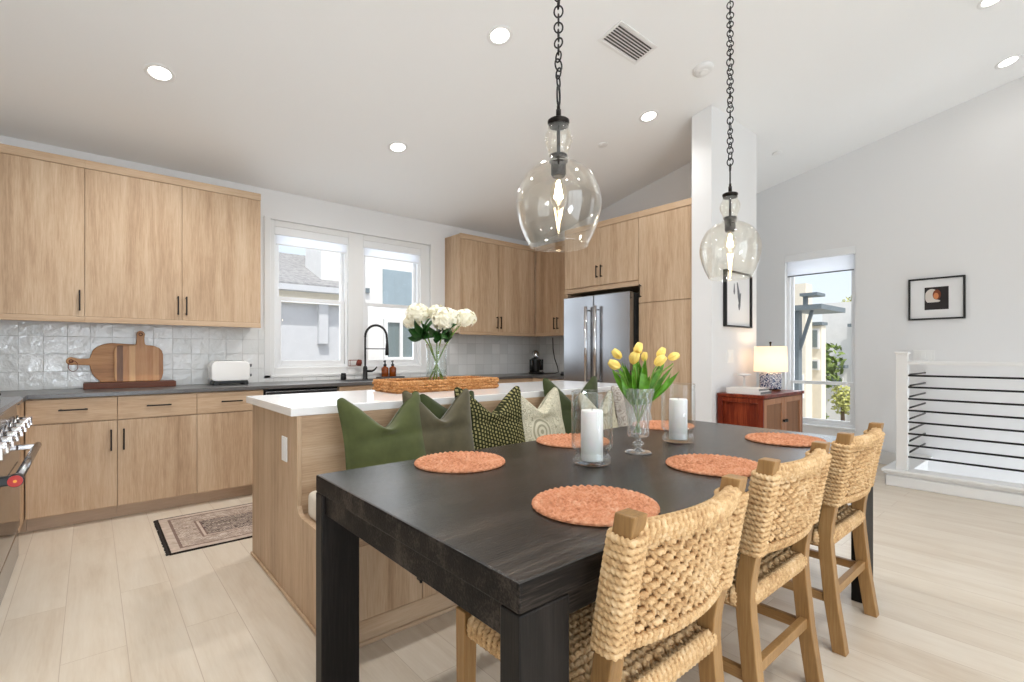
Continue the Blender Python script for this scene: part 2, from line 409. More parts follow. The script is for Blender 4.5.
# ================================================================== SETTING
X0, X1, Y0, Y1 = -1.0, 6.45, -3.5, 5.06
m = MB(); m.box(X0-.15, 5.45, Y0-.15, Y1+.15, -.2, 0); m.box(5.45, X1, 1.16, Y1+.15, -.2, 0); m.box(5.45, X1, Y0-.15, -1.6, -.2, 0)
struct(m.build('floor', M['floor']))
m = MB()
def cz(y, t): return ceil_z(y) + t
m.hexa([(X0-.15,Y0-.15,cz(Y0-.15,0)),(X1+.15,Y0-.15,cz(Y0-.15,0)),(X1+.15,Y1+.15,cz(Y1+.15,0)),(X0-.15,Y1+.15,cz(Y1+.15,0)),
        (X0-.15,Y0-.15,cz(Y0-.15,.2)),(X1+.15,Y0-.15,cz(Y0-.15,.2)),(X1+.15,Y1+.15,cz(Y1+.15,.2)),(X0-.15,Y1+.15,cz(Y1+.15,.2))])
struct(m.build('ceiling', M['ceil']))
def sloped(m, x0, x1, y0, y1, z0=0):      # wall piece reaching the sloped ceiling
    e = .001
    m.hexa([(x0,y0,z0),(x1,y0,z0),(x1,y1,z0),(x0,y1,z0),(x0,y0,ceil_z(y0)-e),(x1,y0,ceil_z(y0)-e),(x1,y1,ceil_z(y1)-e),(x0,y1,ceil_z(y1)-e)])
WX0, WX1, WZ0, WZ1 = 1.286, 3.07, .968, 2.475       # kitchen window recess
m = MB()
m.box(X0-.15, WX0, Y1, Y1+.15, 0, 2.718); m.box(WX1, X1+.15, Y1, Y1+.15, 0, 2.718)
m.box(WX0, WX1, Y1, Y1+.15, 0, WZ0); m.box(WX0, WX1, Y1, Y1+.15, WZ1, 2.718)
for x0, x1 in ((X0-.15, WX0), (WX1, X1+.15), (WX0, WX1)):
    m.hexa([(x0,Y1,2.718),(x1,Y1,2.718),(x1,Y1+.15,2.718),(x0,Y1+.15,2.718),(x0,Y1,2.749),(x1,Y1,2.749),(x1,Y1+.15,2.7185),(x0,Y1+.15,2.7185)])
struct(m.build('wall_back', M['wall']))
m = MB(); sloped(m, X0-.15, X0, Y0-.15, Y1); struct(m.build('wall_left', M['wall']))
RY0, RY1, RZ0, RZ1 = 1.66, 2.39, .345, 2.385          # right wall window
m = MB()
sloped(m, X1, X1+.15, Y0-.15, -3.3, -2.6); m.box(X1, X1+.15, -3.3, -1.7, -2.6, .3); sloped(m, X1, X1+.15, -3.3, -1.7, 3.0); sloped(m, X1, X1+.15, -1.7, RY0, -2.6); sloped(m, X1, X1+.15, RY1, Y1, -2.6); m.box(X1, X1+.15, RY0, RY1, -2.6, RZ0); sloped(m, X1, X1+.15, RY0, RY1, RZ1)  # also holds an unseen window opening added for daylight
struct(m.build('wall_right', M['wall']))
m = MB(); sloped(m, 4.85, 5.0, 2.30, Y1); struct(m.build('wall_partition', M['wall']))
m = MB(); sloped(m, 4.1, 5.0, 2.115, 2.30); struct(m.build('wall_pantry_end', M['wall']))
FX0, FX1, FZ1 = -.8, 2.6, 3.3                          # doorway added behind the camera to let daylight in
m = MB(); m.box(X0, FX0, Y0-.15, Y0, 0, 4.48); m.box(FX1, X1, Y0-.15, Y0, 0, 4.48); m.box(FX0, FX1, Y0-.15, Y0, FZ1, 4.48)
struct(m.build('wall_front', M['wall']))
m = MB()
for x in (FX0, FX0+1.1, FX0+2.23, FX1-.07): m.box(x, x+.07, Y0-.11, Y0-.04, 0, FZ1)
m.box(FX0, FX1, Y0-.11, Y0-.04, FZ1-.07, FZ1)
struct(m.build('added_door', M['black']))
# stairwell: curb wall, moulding, lower well
m = MB()
m.box(5.46, 5.58, -1.6, 1.16, -.2, .105); m.box(5.58, X1, 1.04, 1.16, -.2, .105)
m.box(5.58, 5.6, -1.6, 1.04, -2.6, -.2); m.box(5.58, X1, 1.04, 1.06, -2.6, -.2); m.box(5.58, X1, -1.62, -1.6, -2.6, 0)
struct(m.build('wall_stairwell', M['wall']))
m = MB(); m.box(5.6, X1, -1.6, 1.04, -2.65, -2.6); struct(m.build('floor_lower', M['trim']))
m = MB()
m.box(5.42, 5.61, -1.6, 1.2, .125, .15); m.box(5.61, X1, 1.0, 1.2, .125, .15)
m.box(5.435, 5.595, -1.6, 1.185, .105, .125); m.box(5.595, X1, 1.015, 1.185, .105, .125)
m.box(5.445, 5.46, -1.6, 1.175, 0, .09); m.box(5.445, X1, 1.16, 1.175, 0, .09)
struct(m.build('trim_stair_curb', M['trim'], bevel=.006))
# baseboards
m = MB(); m.box(X1-.015, X1, 1.2, Y1, 0, .14); m.box(X1-.021, X1, 1.2, Y1, .125, .14); struct(m.build('baseboard_right', M['trim'], bevel=.003))
m = MB(); m.box(4.125, 5.0, 2.1, 2.115, 0, .14); m.box(5.0, 5.015, 2.1, Y1, 0, .14); struct(m.build('baseboard_partition', M['trim'], bevel=.003))
m = MB(); m.box(X0, X0+.015, Y0, 2.5, 0, .14); struct(m.build('baseboard_left', M['trim'], bevel=.003))
# glazed tile backsplash
m = MB()
m.box(X0, 1.242, Y1-.008, Y1, .914, 1.412); m.box(1.242, 3.11, Y1-.008, Y1, .914, .952); m.box(3.11, 4.842, Y1-.008, Y1, .914, 1.412)
struct(m.build('trim_backsplash', M['tile']))
m = MB(); m.box(4.842, 4.85, 3.86, Y1-.008, .914, 1.412); struct(m.build('trim_backsplash_return', M['tiley']))

# ---- windows
def win_frame_x(mb, x0, x1, z0, z1, y0, y1, w):
    mb.box(x0, x0+w, y0, y1, z0, z1); mb.box(x1-w, x1, y0, y1, z0, z1); mb.box(x0+w, x1-w, y0, y1, z0, z0+w); mb.box(x0+w, x1-w, y0, y1, z1-w, z1)
KW = [(1.345, 2.075), (2.24, 2.95)]; KZ0, KZ1 = 1.045, 2.415
# casing panel that fills the shared recess around both windows
m = MB(); ya, yb = Y1+.03, Y1+.06
m.box(WX0, KW[0][0], ya, yb, WZ0, WZ1); m.box(KW[0][1], KW[1][0], ya, yb, WZ0, WZ1); m.box(KW[1][1], WX1, ya, yb, WZ0, WZ1)
for a, b in KW: m.box(a, b, ya, yb, WZ0, KZ0); m.box(a, b, ya, yb, KZ1, WZ1)
m.box(1.242, WX0+.012, Y1-.014, Y1, .952, 2.49); m.box(WX1-.012, 3.11, Y1-.014, Y1, .952, 2.49)
m.box(1.242, 3.11, Y1-.014, Y1, .952, WZ0+.01)
struct(m.build('trim_kitchen_windows', M['trim'], bevel=.003))
for k, (a, b) in enumerate(KW):
    m = MB(); win_frame_x(m, a, b, KZ0, KZ1, Y1+.06, Y1+.15, .028)
    w = struct(m.build('window_%d' % (k+1), M['vinyl'], bevel=.002))
    m = MB(); zm = 1.715
    win_frame_x(m, a+.03, b-.03, KZ0+.028, zm+.03, Y1+.075, Y1+.105, .042); m.build('lower_sash', M['vinyl'], w, bevel=.002)
    m = MB(); win_frame_x(m, a+.03, b-.03, zm-.012, KZ1-.028, Y1+.108, Y1+.138, .03); m.build('upper_sash', M['vinyl'], w, bevel=.002)
    m = MB(); m.box(a+.07, b-.07, Y1+.088, Y1+.092, KZ0+.07, zm-.012); m.box(a+.06, b-.06, Y1+.121, Y1+.125, zm+.018, KZ1-.058); m.build('pane', M['glass'], w)
    lab = ['white roller shade rolled up at the top of the window left of the faucet', 'white roller shade rolled up at the top of the window behind the faucet'][k]
    t = thing('roller_shade', lab, 'window shade', ((a+b)/2, Y1+.045, KZ1-.1))
    m = MB(); m.box(a+.001, b-.001, Y1+.032, Y1+.058, KZ1-.075, KZ1-.001); m.build('cassette', M['vinyl'], t, bevel=.004)
    m = MB(); m.box(a+.02, b-.02, Y1+.05, Y1+.052, KZ1-.16, KZ1-.07); m.build('fabric', M['blind'], t)
    m = MB(); m.box(a+.02, b-.02, Y1+.045, Y1+.057, KZ1-.172, KZ1-.158); m.build('hem_bar', M['vinyl'], t, bevel=.002)
# right wall window
m = MB(); fx0, fx1 = X1+.06, X1+.13
def fr(mb, y0, y1, z0, z1, w, a, b):
    mb.box(a, b, y0, y0+w, z0, z1); mb.box(a, b, y1-w, y1, z0, z1); mb.box(a, b, y0+w, y1-w, z0, z0+w); mb.box(a, b, y0+w, y1-w, z1-w, z1)
fr(m, RY0, RY1, RZ0, RZ1, .035, fx0, fx1)
w = struct(m.build('window_3', M['vinyl'], bevel=.002))
m = MB(); fr(m, RY0+.035, RY1-.035, RZ0+.035, .86, .035, fx0+.01, fx0+.04); m.build('lower_sash', M['vinyl'], w, bevel=.002)
m = MB(); fr(m, RY0+.035, RY1-.035, .82, RZ1-.035, .03, fx0+.042, fx0+.068); m.build('upper_sash', M['vinyl'], w, bevel=.002)
m = MB(); m.box(fx0+.024, fx0+.028, RY0+.07, RY1-.07, RZ0+.07, .825); m.box(fx0+.054, fx0+.058, RY0+.065, RY1-.065, .85, RZ1-.065); m.build('pane', M['glass'], w)
m = MB(); m.box(X1-.02, X1+.06, RY0-.001, RY1+.001, RZ0-.018, RZ0+.002); m.build('window_sill', M['trim'], w, bevel=.003)
t = thing('roller_shade', 'white roller shade partly lowered in the tall window beside the lamp', 'window shade', (X1+.03, (RY0+RY1)/2, 2.1))
m = MB(); m.box(X1-.004, X1+.05, RY0+.001, RY1-.001, 2.3, 2.384); m.build('cassette', M['vinyl'], t, bevel=.004)
m = MB(); m.box(X1+.03, X1+.032, RY0+.02, RY1-.02, 2.13, 2.31); m.build('fabric', M['blind'], t)
m = MB(); m.box(X1+.025, X1+.037, RY0+.02, RY1-.02, 2.118, 2.132); m.build('hem_bar', M['steeld'], t, bevel=.002)

# ================================================================== STAIR RAILING
t = thing('stair_railing', 'white stair railing with thin black horizontal rods along the stairwell', 'railing', (5.51, 1.1, .15))
m = MB(); m.box(5.465, 5.545, 1.02, 1.1, .15, 1.18); m.box(5.458, 5.552, 1.013, 1.107, 1.18, 1.2); m.build('newel_post', M['trim'], t, bevel=.004)
m = MB(); m.box(5.475, 5.535, -1.6, 1.019, 1.085, 1.115); m.box(5.546, X1-.001, 1.03, 1.09, 1.085, 1.115); m.build('handrail', M['trim'], t, bevel=.004)
for k in range(8):
    z = .268 + k*.103
    MB().cyl((5.505, 1.019, z), (5.505, -1.6, z), .0085, 10).build('rod', M['black'], t)
    MB().cyl((5.546, 1.06, z), (X1-.001, 1.06, z), .0085, 10).build('rod', M['black'], t)

# ================================================================== KITCHEN CABINETS
FB = Face((0, 0, 0), (1, 0, 0), (0, -1, 0))          # helper frames: back run faces -y
def front(y): return Face((0, y, 0), (1, 0, 0), (0, -1, 0))
def frontx(x): return Face((x, 0, 0), (0, -1, 0), (-1, 0, 0))   # fridge wall faces -x, a = -y
def slab(F, a0, a1, z0, z1, mat, parent, name, g=.0016, c0=.001, c1=.021):
    m = MB(); F.box(m, a0+g, a1-g, c0, c1, z0+g, z1-g); return m.build(name, mat, parent, bevel=.0012)
GB = 'oak base cabinets along the window wall'; GU = 'oak upper cabinets'
def base_cab(x0, x1, label, hd, dside):
    F = front(4.495); t = thing('base_cabinet', label, 'kitchen cabinet', ((x0+x1)/2, 4.78, 0), GB)
    m = MB(); m.box(x0+.0005, x1-.0005, 4.495, 5.05, .1, .884); m.build('body', M['oakv'], t)
    m = MB(); m.box(x0+.0005, x1-.0005, 4.57, 4.6, 0, .1); m.build('toe_kick', M['oakdull'], t)
    if hd:
        d = slab(F, x0, x1, .715, .878, M['oakh'], t, 'drawer'); F.handle((x0+x1)/2, .803, .15, False, .021, d, M['bronze'])
        d = slab(F, x0, x1, .102, .711, M['oakv'], t, 'door')
        if dside: F.handle(x1-.035 if dside > 0 else x0+.035, .575, .15, True, .021, d, M['bronze'])
    return t
base_cab(-.326, .142, 'oak base cabinet with one drawer and door, nearest the steel range', True, 1)
base_cab(.142, .622, 'oak base cabinet under the leaning cutting boards, handle on left of door', True, -1)
base_cab(.622, 1.095, 'oak base cabinet under the toaster beside the dishwasher', True, 1)
# sink base and cabinets to the corner
F = front(4.495)
t = thing('base_cabinet', 'oak sink cabinet under the black faucet', 'kitchen cabinet', (2.19, 4.78, 0), GB)
m = MB(); m.box(1.735, 2.62, 4.495, 5.05, .1, .884); m.build('body', M['oakv'], t); m = MB(); m.box(1.735, 2.62, 4.57, 4.6, 0, .1); m.build('toe_kick', M['oakdull'], t)
slab(F, 1.735, 2.62, .715, .878, M['oakh'], t, 'false_front')
for a, b, s in ((1.735, 2.178, 1), (2.178, 2.62, -1)):
    d = slab(F, a, b, .102, .711, M['oakv'], t, 'door'); F.handle(b-.035 if s > 0 else a+.035, .575, .15, True, .021, d, M['bronze'])
t = base_cab(2.62, 3.42, 'oak base cabinet behind the hydrangea vase', True, 1)
t = base_cab(3.42, 4.19, 'oak base cabinet in the corner below the coffee machine', True, -1)
t = thing('base_cabinet', 'oak corner base cabinet beside the refrigerator', 'kitchen cabinet', (4.5, 4.2, 0), GB)
m = MB(); m.box(4.19, 4.84, 3.87, 5.05, .1, .884); m.build('body', M['oakv'], t); m = MB(); m.box(4.25, 4.28, 3.87, 4.495, 0, .1); m.build('toe_kick', M['oakdull'], t)
F = frontx(4.19); d = slab(F, -4.47, -3.87, .102, .711, M['oakv'], t, 'door'); slab(F, -4.47, -3.87, .715, .878, M['oaky'], t, 'drawer'); F.handle(-3.95, .575, .15, True, .021, d, M['bronze'])
# left wall run (beside the range)
t = thing('base_cabinet', 'narrow oak filler cabinet between range and corner', 'kitchen cabinet', (-.6, 4.25, 0))
m = MB(); m.box(-.99, -.331, 4.02, 5.05, .1, .884); m.build('body', M['oakv'], t); m = MB(); m.box(-.44, -.41, 4.02, 4.57, 0, .1); m.box(-.41, -.327, 4.57, 4.6, 0, .1); m.build('toe_kick', M['oakdull'], t)
# countertops
m = MB(); m.box(X0+.001, 4.841, 4.46, Y1-.009, .884, .914); m.box(X0+.001, -.315, 4.02, 4.46, .884, .914); m.box(4.165, 4.841, 3.87, 4.46, .884, .914)
tag(m.build('countertop', M['counter'], bevel=.003), 'charcoal grey stone countertop running below the windows', 'countertop')
# dishwasher
t = thing('dishwasher', 'stainless dishwasher under the grey counter behind the island', 'dishwasher', (1.415, 4.78, 0))
m = MB(); m.box(1.097, 1.733, 4.5, 5.05, .02, .88); m.build('body', M['gap'], t)
m = MB(); F = front(4.5); F.box(m, 1.112, 1.72, .001, .03, .11, .862); m.build('door', M['steel'], t, bevel=.003)
m = MB(); F.box(m, 1.12, 1.712, .03, .034, .835, .858); m.build('handle_groove', M['blackplastic'], t)

# upper cabinets, back wall left
def crown(name, boxes, mat, parent):
    m = MB()
    for b in boxes: m.box(*b)
    return m.build(name, mat, parent, bevel=.002)
UZ0, UZ1, UD0, UD1 = 1.41, 2.592, 1.452, 2.532
F = front(4.755)
def upper(x0, x1, doors, label):
    t = thing('upper_cabinet', label, 'kitchen cabinet', ((x0+x1)/2, 4.9, UZ0), GU)
    m = MB(); m.box(x0+.0005, x1-.0005, 4.755, Y1, UZ0+.02, UZ1-.005); m.build('body', M['oakv'], t)
    crown('top_rail', [(x0, x1, 4.728, 4.755, UD1, UZ1)], M['oakh'], t); crown('light_rail', [(x0, x1, 4.73, 4.755, UZ0, UD0)], M['oakh'], t)
    for a, b, h in doors:
        d = slab(F, a, b, UD0, UD1, M['oakv'], t, 'door')
        if h: F.handle(a+.028 if h < 0 else b-.028, UD0+.115, .15, True, .021, d, M['bronze'])
    return t
upper(-.995, -.035, [(-.995, -.63, 0), (-.63, -.035, 1)], 'oak upper cabinet at far left, cut by the photo edge')
upper(-.035, 1.137, [(-.035, .556, 1), (.556, 1.137, -1)], 'oak double-door upper cabinet left of the windows')
upper(3.262, 4.46, [(3.262, 3.835, 1), (3.835, 4.44, -1)], 'oak upper cabinet right of the windows with paired door handles')
# corner uppers on the fridge wall
t = thing('upper_cabinet', 'oak corner upper cabinet above the coffee machine beside the refrigerator', 'kitchen cabinet', (4.65, 4.3, UZ0), GU)
m = MB(); m.box(4.485, 4.85, 3.88, 4.725, UZ0+.02, UZ1-.005); m.box(4.462, 4.85, 4.735, 5.05, UZ0+.02, UZ1-.005); m.build('body', M['oakv'], t)
crown('top_rail', [(4.458, 4.485, 3.88, 4.727, UD1, UZ1)], M['oaky'], t); crown('light_rail', [(4.46, 4.485, 3.88, 4.729, UZ0, UD0)], M['oaky'], t)
F = frontx(4.485)
for a, b, h in ((-4.72, -4.34, 1), (-4.34, -3.885, -1)):
    d = slab(F, a, b, UD0, UD1, M['oakv'], t, 'door'); F.handle(a+.028 if h < 0 else b-.028, UD0+.115, .15, True, .021, d, M['bronze'])
# fridge surround and pantry
F = frontx(4.141)
t = thing('upper_cabinet', 'oak double-door cabinet above the refrigerator', 'kitchen cabinet', (4.5, 3.37, 1.86), GU)
m = MB(); m.box(4.141, 4.85, 2.88, 3.875, 1.86, UZ1-.005); m.build('body', M['oakv'], t)
crown('top_rail', [(4.114, 4.141, 2.88, 3.875, UD1, UZ1)], M['oaky'], t); crown('light_rail', [(4.116, 4.141, 2.88, 3.875, 1.86, 1.905)], M['oaky'], t)
for a, b, h in ((-3.875, -3.368, 1), (-3.368, -2.88, -1)):
    d = slab(F, a, b, 1.915, UD1, M['oakv'], t, 'door'); F.handle(a+.03 if h < 0 else b-.03, 2.06, .13, True, .021, d, M['bronze'])
t = thing('pantry_cabinet', 'tall oak pantry cabinet between refrigerator and white wall', 'kitchen cabinet', (4.5, 2.6, 0))
m = MB(); m.box(4.141, 4.85, 2.302, 2.879, .1, UZ1-.005); m.build('body', M['oakv'], t); m = MB(); m.box(4.2, 4.23, 2.302, 2.879, 0, .1); m.build('toe_kick', M['oakdull'], t)
crown('top_rail', [(4.114, 4.141, 2.302, 2.879, UD1, UZ1)], M['oaky'], t)
d = slab(F, -2.878, -2.32, 1.684, UD1, M['oakv'], t, 'upper_door'); F.handle(-2.85, 1.8, .13, True, .021, d, M['bronze'])
d = slab(F, -2.878, -2.32, .102, 1.68, M['oakv'], t, 'lower_door'); F.handle(-2.85, .95, .13, True, .021, d, M['bronze'])
m = MB(); F.box(m, -2.32, -2.303, .001, .021, .1, UD1); m.build('filler_strip', M['oakv'], t)
t = thing('side_panel', 'oak panel between refrigerator and corner counter', 'cabinet panel', (4.5, 3.86, 0))
m = MB(); m.box(4.13, 4.85, 3.842, 3.868, 0, 1.858); m.build('board', M['oakv'], t)
# refrigerator
t = thing('refrigerator', 'stainless french-door refrigerator with two long vertical handles', 'refrigerator', (4.45, 3.34, 0))
m = MB(); m.box(4.09, 4.82, 2.9, 3.8, .02, 1.79); m.build('cabinet_body', M['gap'], t, bevel=.004)
F = frontx(4.08)
for a, b, s in ((-3.79, -3.362, 1), (-3.356, -2.905, -1)):
    m = MB(); F.box(m, a, b, 0, .075, .72, 1.8); d = m.build('door', M['steel'], t, bevel=.008)
    a0 = b-.06 if s > 0 else a+.06
    m = MB(); q0 = F.p(a0, .125, .86); q1 = F.p(a0, .125, 1.68); m.cyl(q0, q1, .017, 16)
    for z in (.9, 1.64): m.cyl(F.p(a0, .07, z), F.p(a0, .125, z), .009, 10)
    m.build('handle', M['chrome'], d)
m = MB(); F.box(m, -3.79, -2.905, 0, .075, .08, .71); d = m.build('freezer_drawer', M['steel'], t, bevel=.008)
m = MB(); m.cyl(F.p(-3.68, .125, .63), F.p(-3.01, .125, .63), .013, 14)
for a in (-3.6, -3.1): m.cyl(F.p(a, .07, .63), F.p(a, .125, .63), .009, 10)
m.build('handle', M['chrome'], d)

# ================================================================== RANGE
t = thing('kitchen_range', 'stainless steel range with chrome knobs and a red-tipped oven handle', 'stove', (-.65, 3.3, 0))
RA, RB = 2.55, 4.015
m = MB(); m.box(-.99, -.345, RA, RB, .02, .9); m.build('body', M['steel'], t, bevel=.004)
m = MB(); m.prism([(-.99,.9),(-.34,.9),(-.305,.905),(-.3,.92),(-.31,.935),(-.99,.935)], lambda a,b,d: (a,d,b), RA, RB); m.build('cooktop', M['steel'], t)
m = MB(); m.prism([(-.345,.72),(-.315,.72),(-.33,.9),(-.345,.9)], lambda a,b,d: (a,d,b), RA+.004, RB-.004); m.build('control_panel', M['steel'], t)
m = MB(); m.box(-.345, -.312, RA+.01, RB-.012, .19, .705); d = m.build('oven_door', M['steel'], t, bevel=.006)
m = MB(); m.box(-.313, -.308, RA+.12, RB-.14, .25, .58); m.build('oven_window', M['darkglass'], d, bevel=.002)
m = MB(); m.box(-.345, -.318, RA+.01, RB-.012, .015, .165); m.build('kick_panel', M['steel'], t, bevel=.004)
h = MB().cyl((-.232, 2.88, .66), (-.232, 3.9, .66), .017, 20).build('oven_handle', M['steel'], t)
m = MB(); m.box(-.313, -.225, 3.845, 3.875, .645, .675); m.build('handle_bracket', M['chrome'], h, bevel=.006)
m = MB(); m.box(-.313, -.222, 2.858, 2.884, .640, .680); m.build('handle_bracket', M['blackplastic'], h, bevel=.006)
MB().cyl((-.236, 2.886, .66), (-.236, 2.85, .66), .026, 24).build('handle_collar', M['blackplastic'], h)
m = MB(); m.cyl((-.236, 2.85, .66), (-.236, 2.842, .66), .023, 24); md_ = m.build('medallion', M['red'], h)
m = MB(); m.cyl((-.236, 2.842, .66), (-.236, 2.84, .66), .006, 12); m.build('medallion_centre', M['gold'], h)
for y in (2.68, 2.86, 3.04, 3.22, 3.4, 3.58, 3.76, 3.9):
    m = MB(); m.cyl((-.318, y, .8), (-.308, y, .8), .036, 24); m.cyl((-.308, y, .8), (-.262, y, .8), .026, 24, .023); m.box(-.3, -.254, y-.006, y+.006, .776, .824)
    m.build('knob', M['chrome'], t, bevel=.0015)
for yc in (2.85, 3.3, 3.75):
    m = MB()
    for q in (-.16, 0, .16): m.box(-.92, -.38, yc+q-.008, yc+q+.008, .95, .962)
    for q in (-.9, -.65, -.4): m.box(q-.008, q+.008, yc-.19, yc+.19, .935, .955)
    m.build('grate', M['black'], t, bevel=.002)

# ================================================================== ISLAND WITH BUILT-IN BENCH
IX0, IX1, BY, PY, IY1 = .745, 3.36, 1.89, 2.40, 3.2
t = thing('kitchen_island', 'oak kitchen island with a built-in bench facing the dining table', 'kitchen island', (2.05, 2.6, 0))
m = MB(); m.prism([(BY,0),(IY1,0),(IY1,.889),(2.373,.889),(2.373,.475),(2.35,.445),(2.31,.435),(BY,.435)], lambda a,b,d: (d,a,b), .723, IX0)
m.build('end_panel', M['oakv'], t, bevel=.002)
m = MB(); m.prism([(BY,0),(IY1,0),(IY1,.889),(2.373,.889),(2.373,.475),(2.35,.445),(2.31,.435),(BY,.435)], lambda a,b,d: (d,a,b), IX1, IX1+.022)
m.build('end_panel', M['oakv'], t, bevel=.002)
m = MB(); m.box(IX0, IX1, PY, IY1-.03, .1, .889); m.build('cabinet_body', M['oakv'], t)
m = MB(); m.box(IX0+.001, IX1-.001, PY-.02, PY-.0005, .43, .889); m.build('bench_back', M['oakh'], t)
m = MB(); m.box(IX0, IX1, BY+.025, PY-.021, .1, .41); m.build('bench_box', M['oakv'], t)
m = MB(); m.box(IX0, IX1, BY-.005, PY-.021, .411, .432); m.build('bench_seat', M['oakh'], t, bevel=.002)
m = MB(); m.box(IX0, IX1, BY+.012, BY+.05, .0, .1); m.build('base_rail', M['oakh'], t)
F = front(BY+.025); xs = [IX0+.003, 1.105, 1.65, 2.2, 2.75, IX1-.003]
for k in range(5):
    d = slab(F, xs[k], xs[k+1], .105, .408, M['oakv'], t, 'bench_door', c1=.023)
    if k % 2 == 0: F.handle(xs[k+1]-.025, .268, .15, True, .023, d, M['black'])
    else: F.handle(xs[k]+.025, .28, .15, True, .023, d, M['black'])
F = Face((0, IY1-.03, 0), (-1, 0, 0), (0, 1, 0))
for k in range(4):
    a = -IX1+.01+k*.65; d = slab(F, a, a+.645, .105, .88, M['oakv'], t, 'cabinet_door'); F.handle(a+.035 if k % 2 else a+.61, .72, .15, True, .021, d, M['bronze'])
m = MB(); m.box(.712, .723, BY, IY1, 0, .018); m.box(.712, IX1+.02, BY+.002, BY+.012, 0, .018); m.build('floor_moulding', M['oakh'], t, bevel=.004)
m = MB(); m.box(.7215, .723, 2.4, 2.405, .5, .885); 
tag(MB().box(.7, 3.40, 2.385, 3.25, .89, .93).build('island_countertop', M['quartz'], bevel=.003), 'white quartz countertop on the island', 'countertop')
t = thing('outlet_plate', 'white electrical outlet on the end panel of the island', 'outlet', (.722, 2.56, .66))
m = MB(); m.box(.717, .7229, 2.515, 2.595, .655, .775); m.build('plate', M['whiteplastic'], t, bevel=.002)
m = MB()
m.box(.715, .717, 2.535, 2.575, .665, .765); m.build('socket', M['whiteplastic'], t, bevel=.001)
# bench cushion
t = thing('bench_cushion', 'long cream seat cushion on the island bench', 'cushion', (2.05, 2.13, .433))
def sq(v, p): return math.copysign(abs(v)**p, v)
def pillowbox(x0, x1, y0, y1, z0, z1, p=.22):
    m = MB(); cx, cy, cz_ = (x0+x1)/2, (y0+y1)/2, (z0+z1)/2; hx, hy, hz = (x1-x0)/2, (y1-y0)/2, (z1-z0)/2
    r = .035
    def fn(u, v):
        t_ = 2*PI*u; ph = PI*(v-.5); c, s_ = math.cos(t_), math.sin(t_)
        ex = sq(math.cos(ph), .35)
        return (cx + sq(c, .12)*(hx-r) + sq(c,.5)*r*ex, cy + sq(s_, .12)*(hy-r) + sq(s_,.5)*r*ex, cz_ + sq(math.sin(ph), .45)*hz)
    m.grid(fn, 96, 16, cu=True)
    n = 96
    m.f.append([i*17 for i in range(n)][::-1]); m.sm.append(False); m.f.append([i*17+16 for i in range(n)]); m.sm.append(False)
    return m
pillowbox(.75, 3.35, 1.9, 2.365, .434, .545).build('cover', M['cush'], t)
m = MB(); m.tube([(.775,1.905,.53),(3.33,1.905,.53)], .004, 8); m.build('piping', M['cush'], t)

# ---- throw pillows
def pillow(cx, cy, w, h, lean, yaw, dent, mat, label, z0=.543, T=.075, tuck=0, roll=0):
    """square cushion with a chopped top, standing on z0 and leaning back (+y)"""
    m = MB(); N = 36
    def surf(sgn):
        def fn(u, v):
            a = 2*u-1; b = 2*v-1
            ca = 1-.10*(1-a*a)*abs(b)**2; 
            # pointed corners: edges bow inwards
            x = a*w/2*(1-.1*(1-b*b)); z = b*h/2*(1-.06*(1-a*a))
            q_ = 1-.07*(abs(a)*abs(b))**7; x *= q_; z *= q_
            th = T*(max(0, 1-a**4)**.55)*(max(0, 1-b**4)**.55)*(.78+.22*(1-b)/2)
            k = dent*(max(0, 1-math.sqrt(a*a+.012)/.86)/.873)**1.25*max(0, (b+.3)/1.3)**1.7
            z -= k
            th *= 1 - .45*math.exp(-(a/.3)**2)*max(0, b)**2
            fold = .016*math.exp(-((b-.18+.18*abs(a))/.13)**2)*(1-a*a)*(1 if dent > .03 else 0) - .02*math.exp(-((b-.5)/.16)**2)*math.exp(-(a/.22)**2)
            y = sgn*(th - (fold if sgn < 0 else 0))
            return (x, y, z)
        return fn
    m.grid(surf(-1), N, N); m.grid(surf(1), N, N)
    # close rim by merging: corners coincide, stitch as piping
    R = Matrix.Rotation(yaw, 3, 'Z') @ Matrix.Rotation(-lean, 3, 'X') @ Matrix.Rotation(roll, 3, 'Y')
    for i, q in enumerate(m.v): m.v[i] = R @ q
    zmin = min(q.z for q in m.v)
    for q in m.v: q.x += cx; q.y += cy; q.z += z0 - zmin
    o = m.build('throw_pillow', mat, origin=(cx, cy, z0+h*.45))
    md = o.modifiers.new('weld', 'WELD'); md.merge_threshold = .0006
    return tag(o, label, 'pillow', 'throw pillows along the bench')
pillow(1.10, 2.235, .47, .46, .22, .02, .165, M['green'], 'moss green velvet pillow at the left end of the bench', roll=-.03)
pillow(1.42, 2.245, .43, .47, .2, -.06, .16, M['olive'], 'dark olive velvet pillow right of the moss green one', roll=.01)
pillow(1.53, 2.325, .40, .44, .08, .05, .09, M['dkgreen'], 'green pillow mostly hidden behind the dark olive velvet pillow', T=.035)
pillow(1.765, 2.24, .48, .47, .2, -.1, .15, M['kantha'], 'dark green stitched-print pillow left of the pale medallion pillow', roll=.02)
pillow(2.14, 2.235, .46, .44, .2, .05, .13, M['paisley'], 'pale cream pillow with a round medallion print', roll=-.01)
pillow(2.53, 2.3, .56, .5, .1, -.04, .17, M['dkgreen'], 'large dark green velvet pillow just behind the pale medallion pillow', T=.05)
pillow(2.69, 2.2, .40, .40, .2, .06, .15, M['paisley'], 'pale printed pillow behind the front candle glass', T=.055)
pillow(3.12, 2.235, .45, .43, .2, .03, .06, M['floral'], 'grey floral-print pillow at the right end of the bench behind the tulip vase')

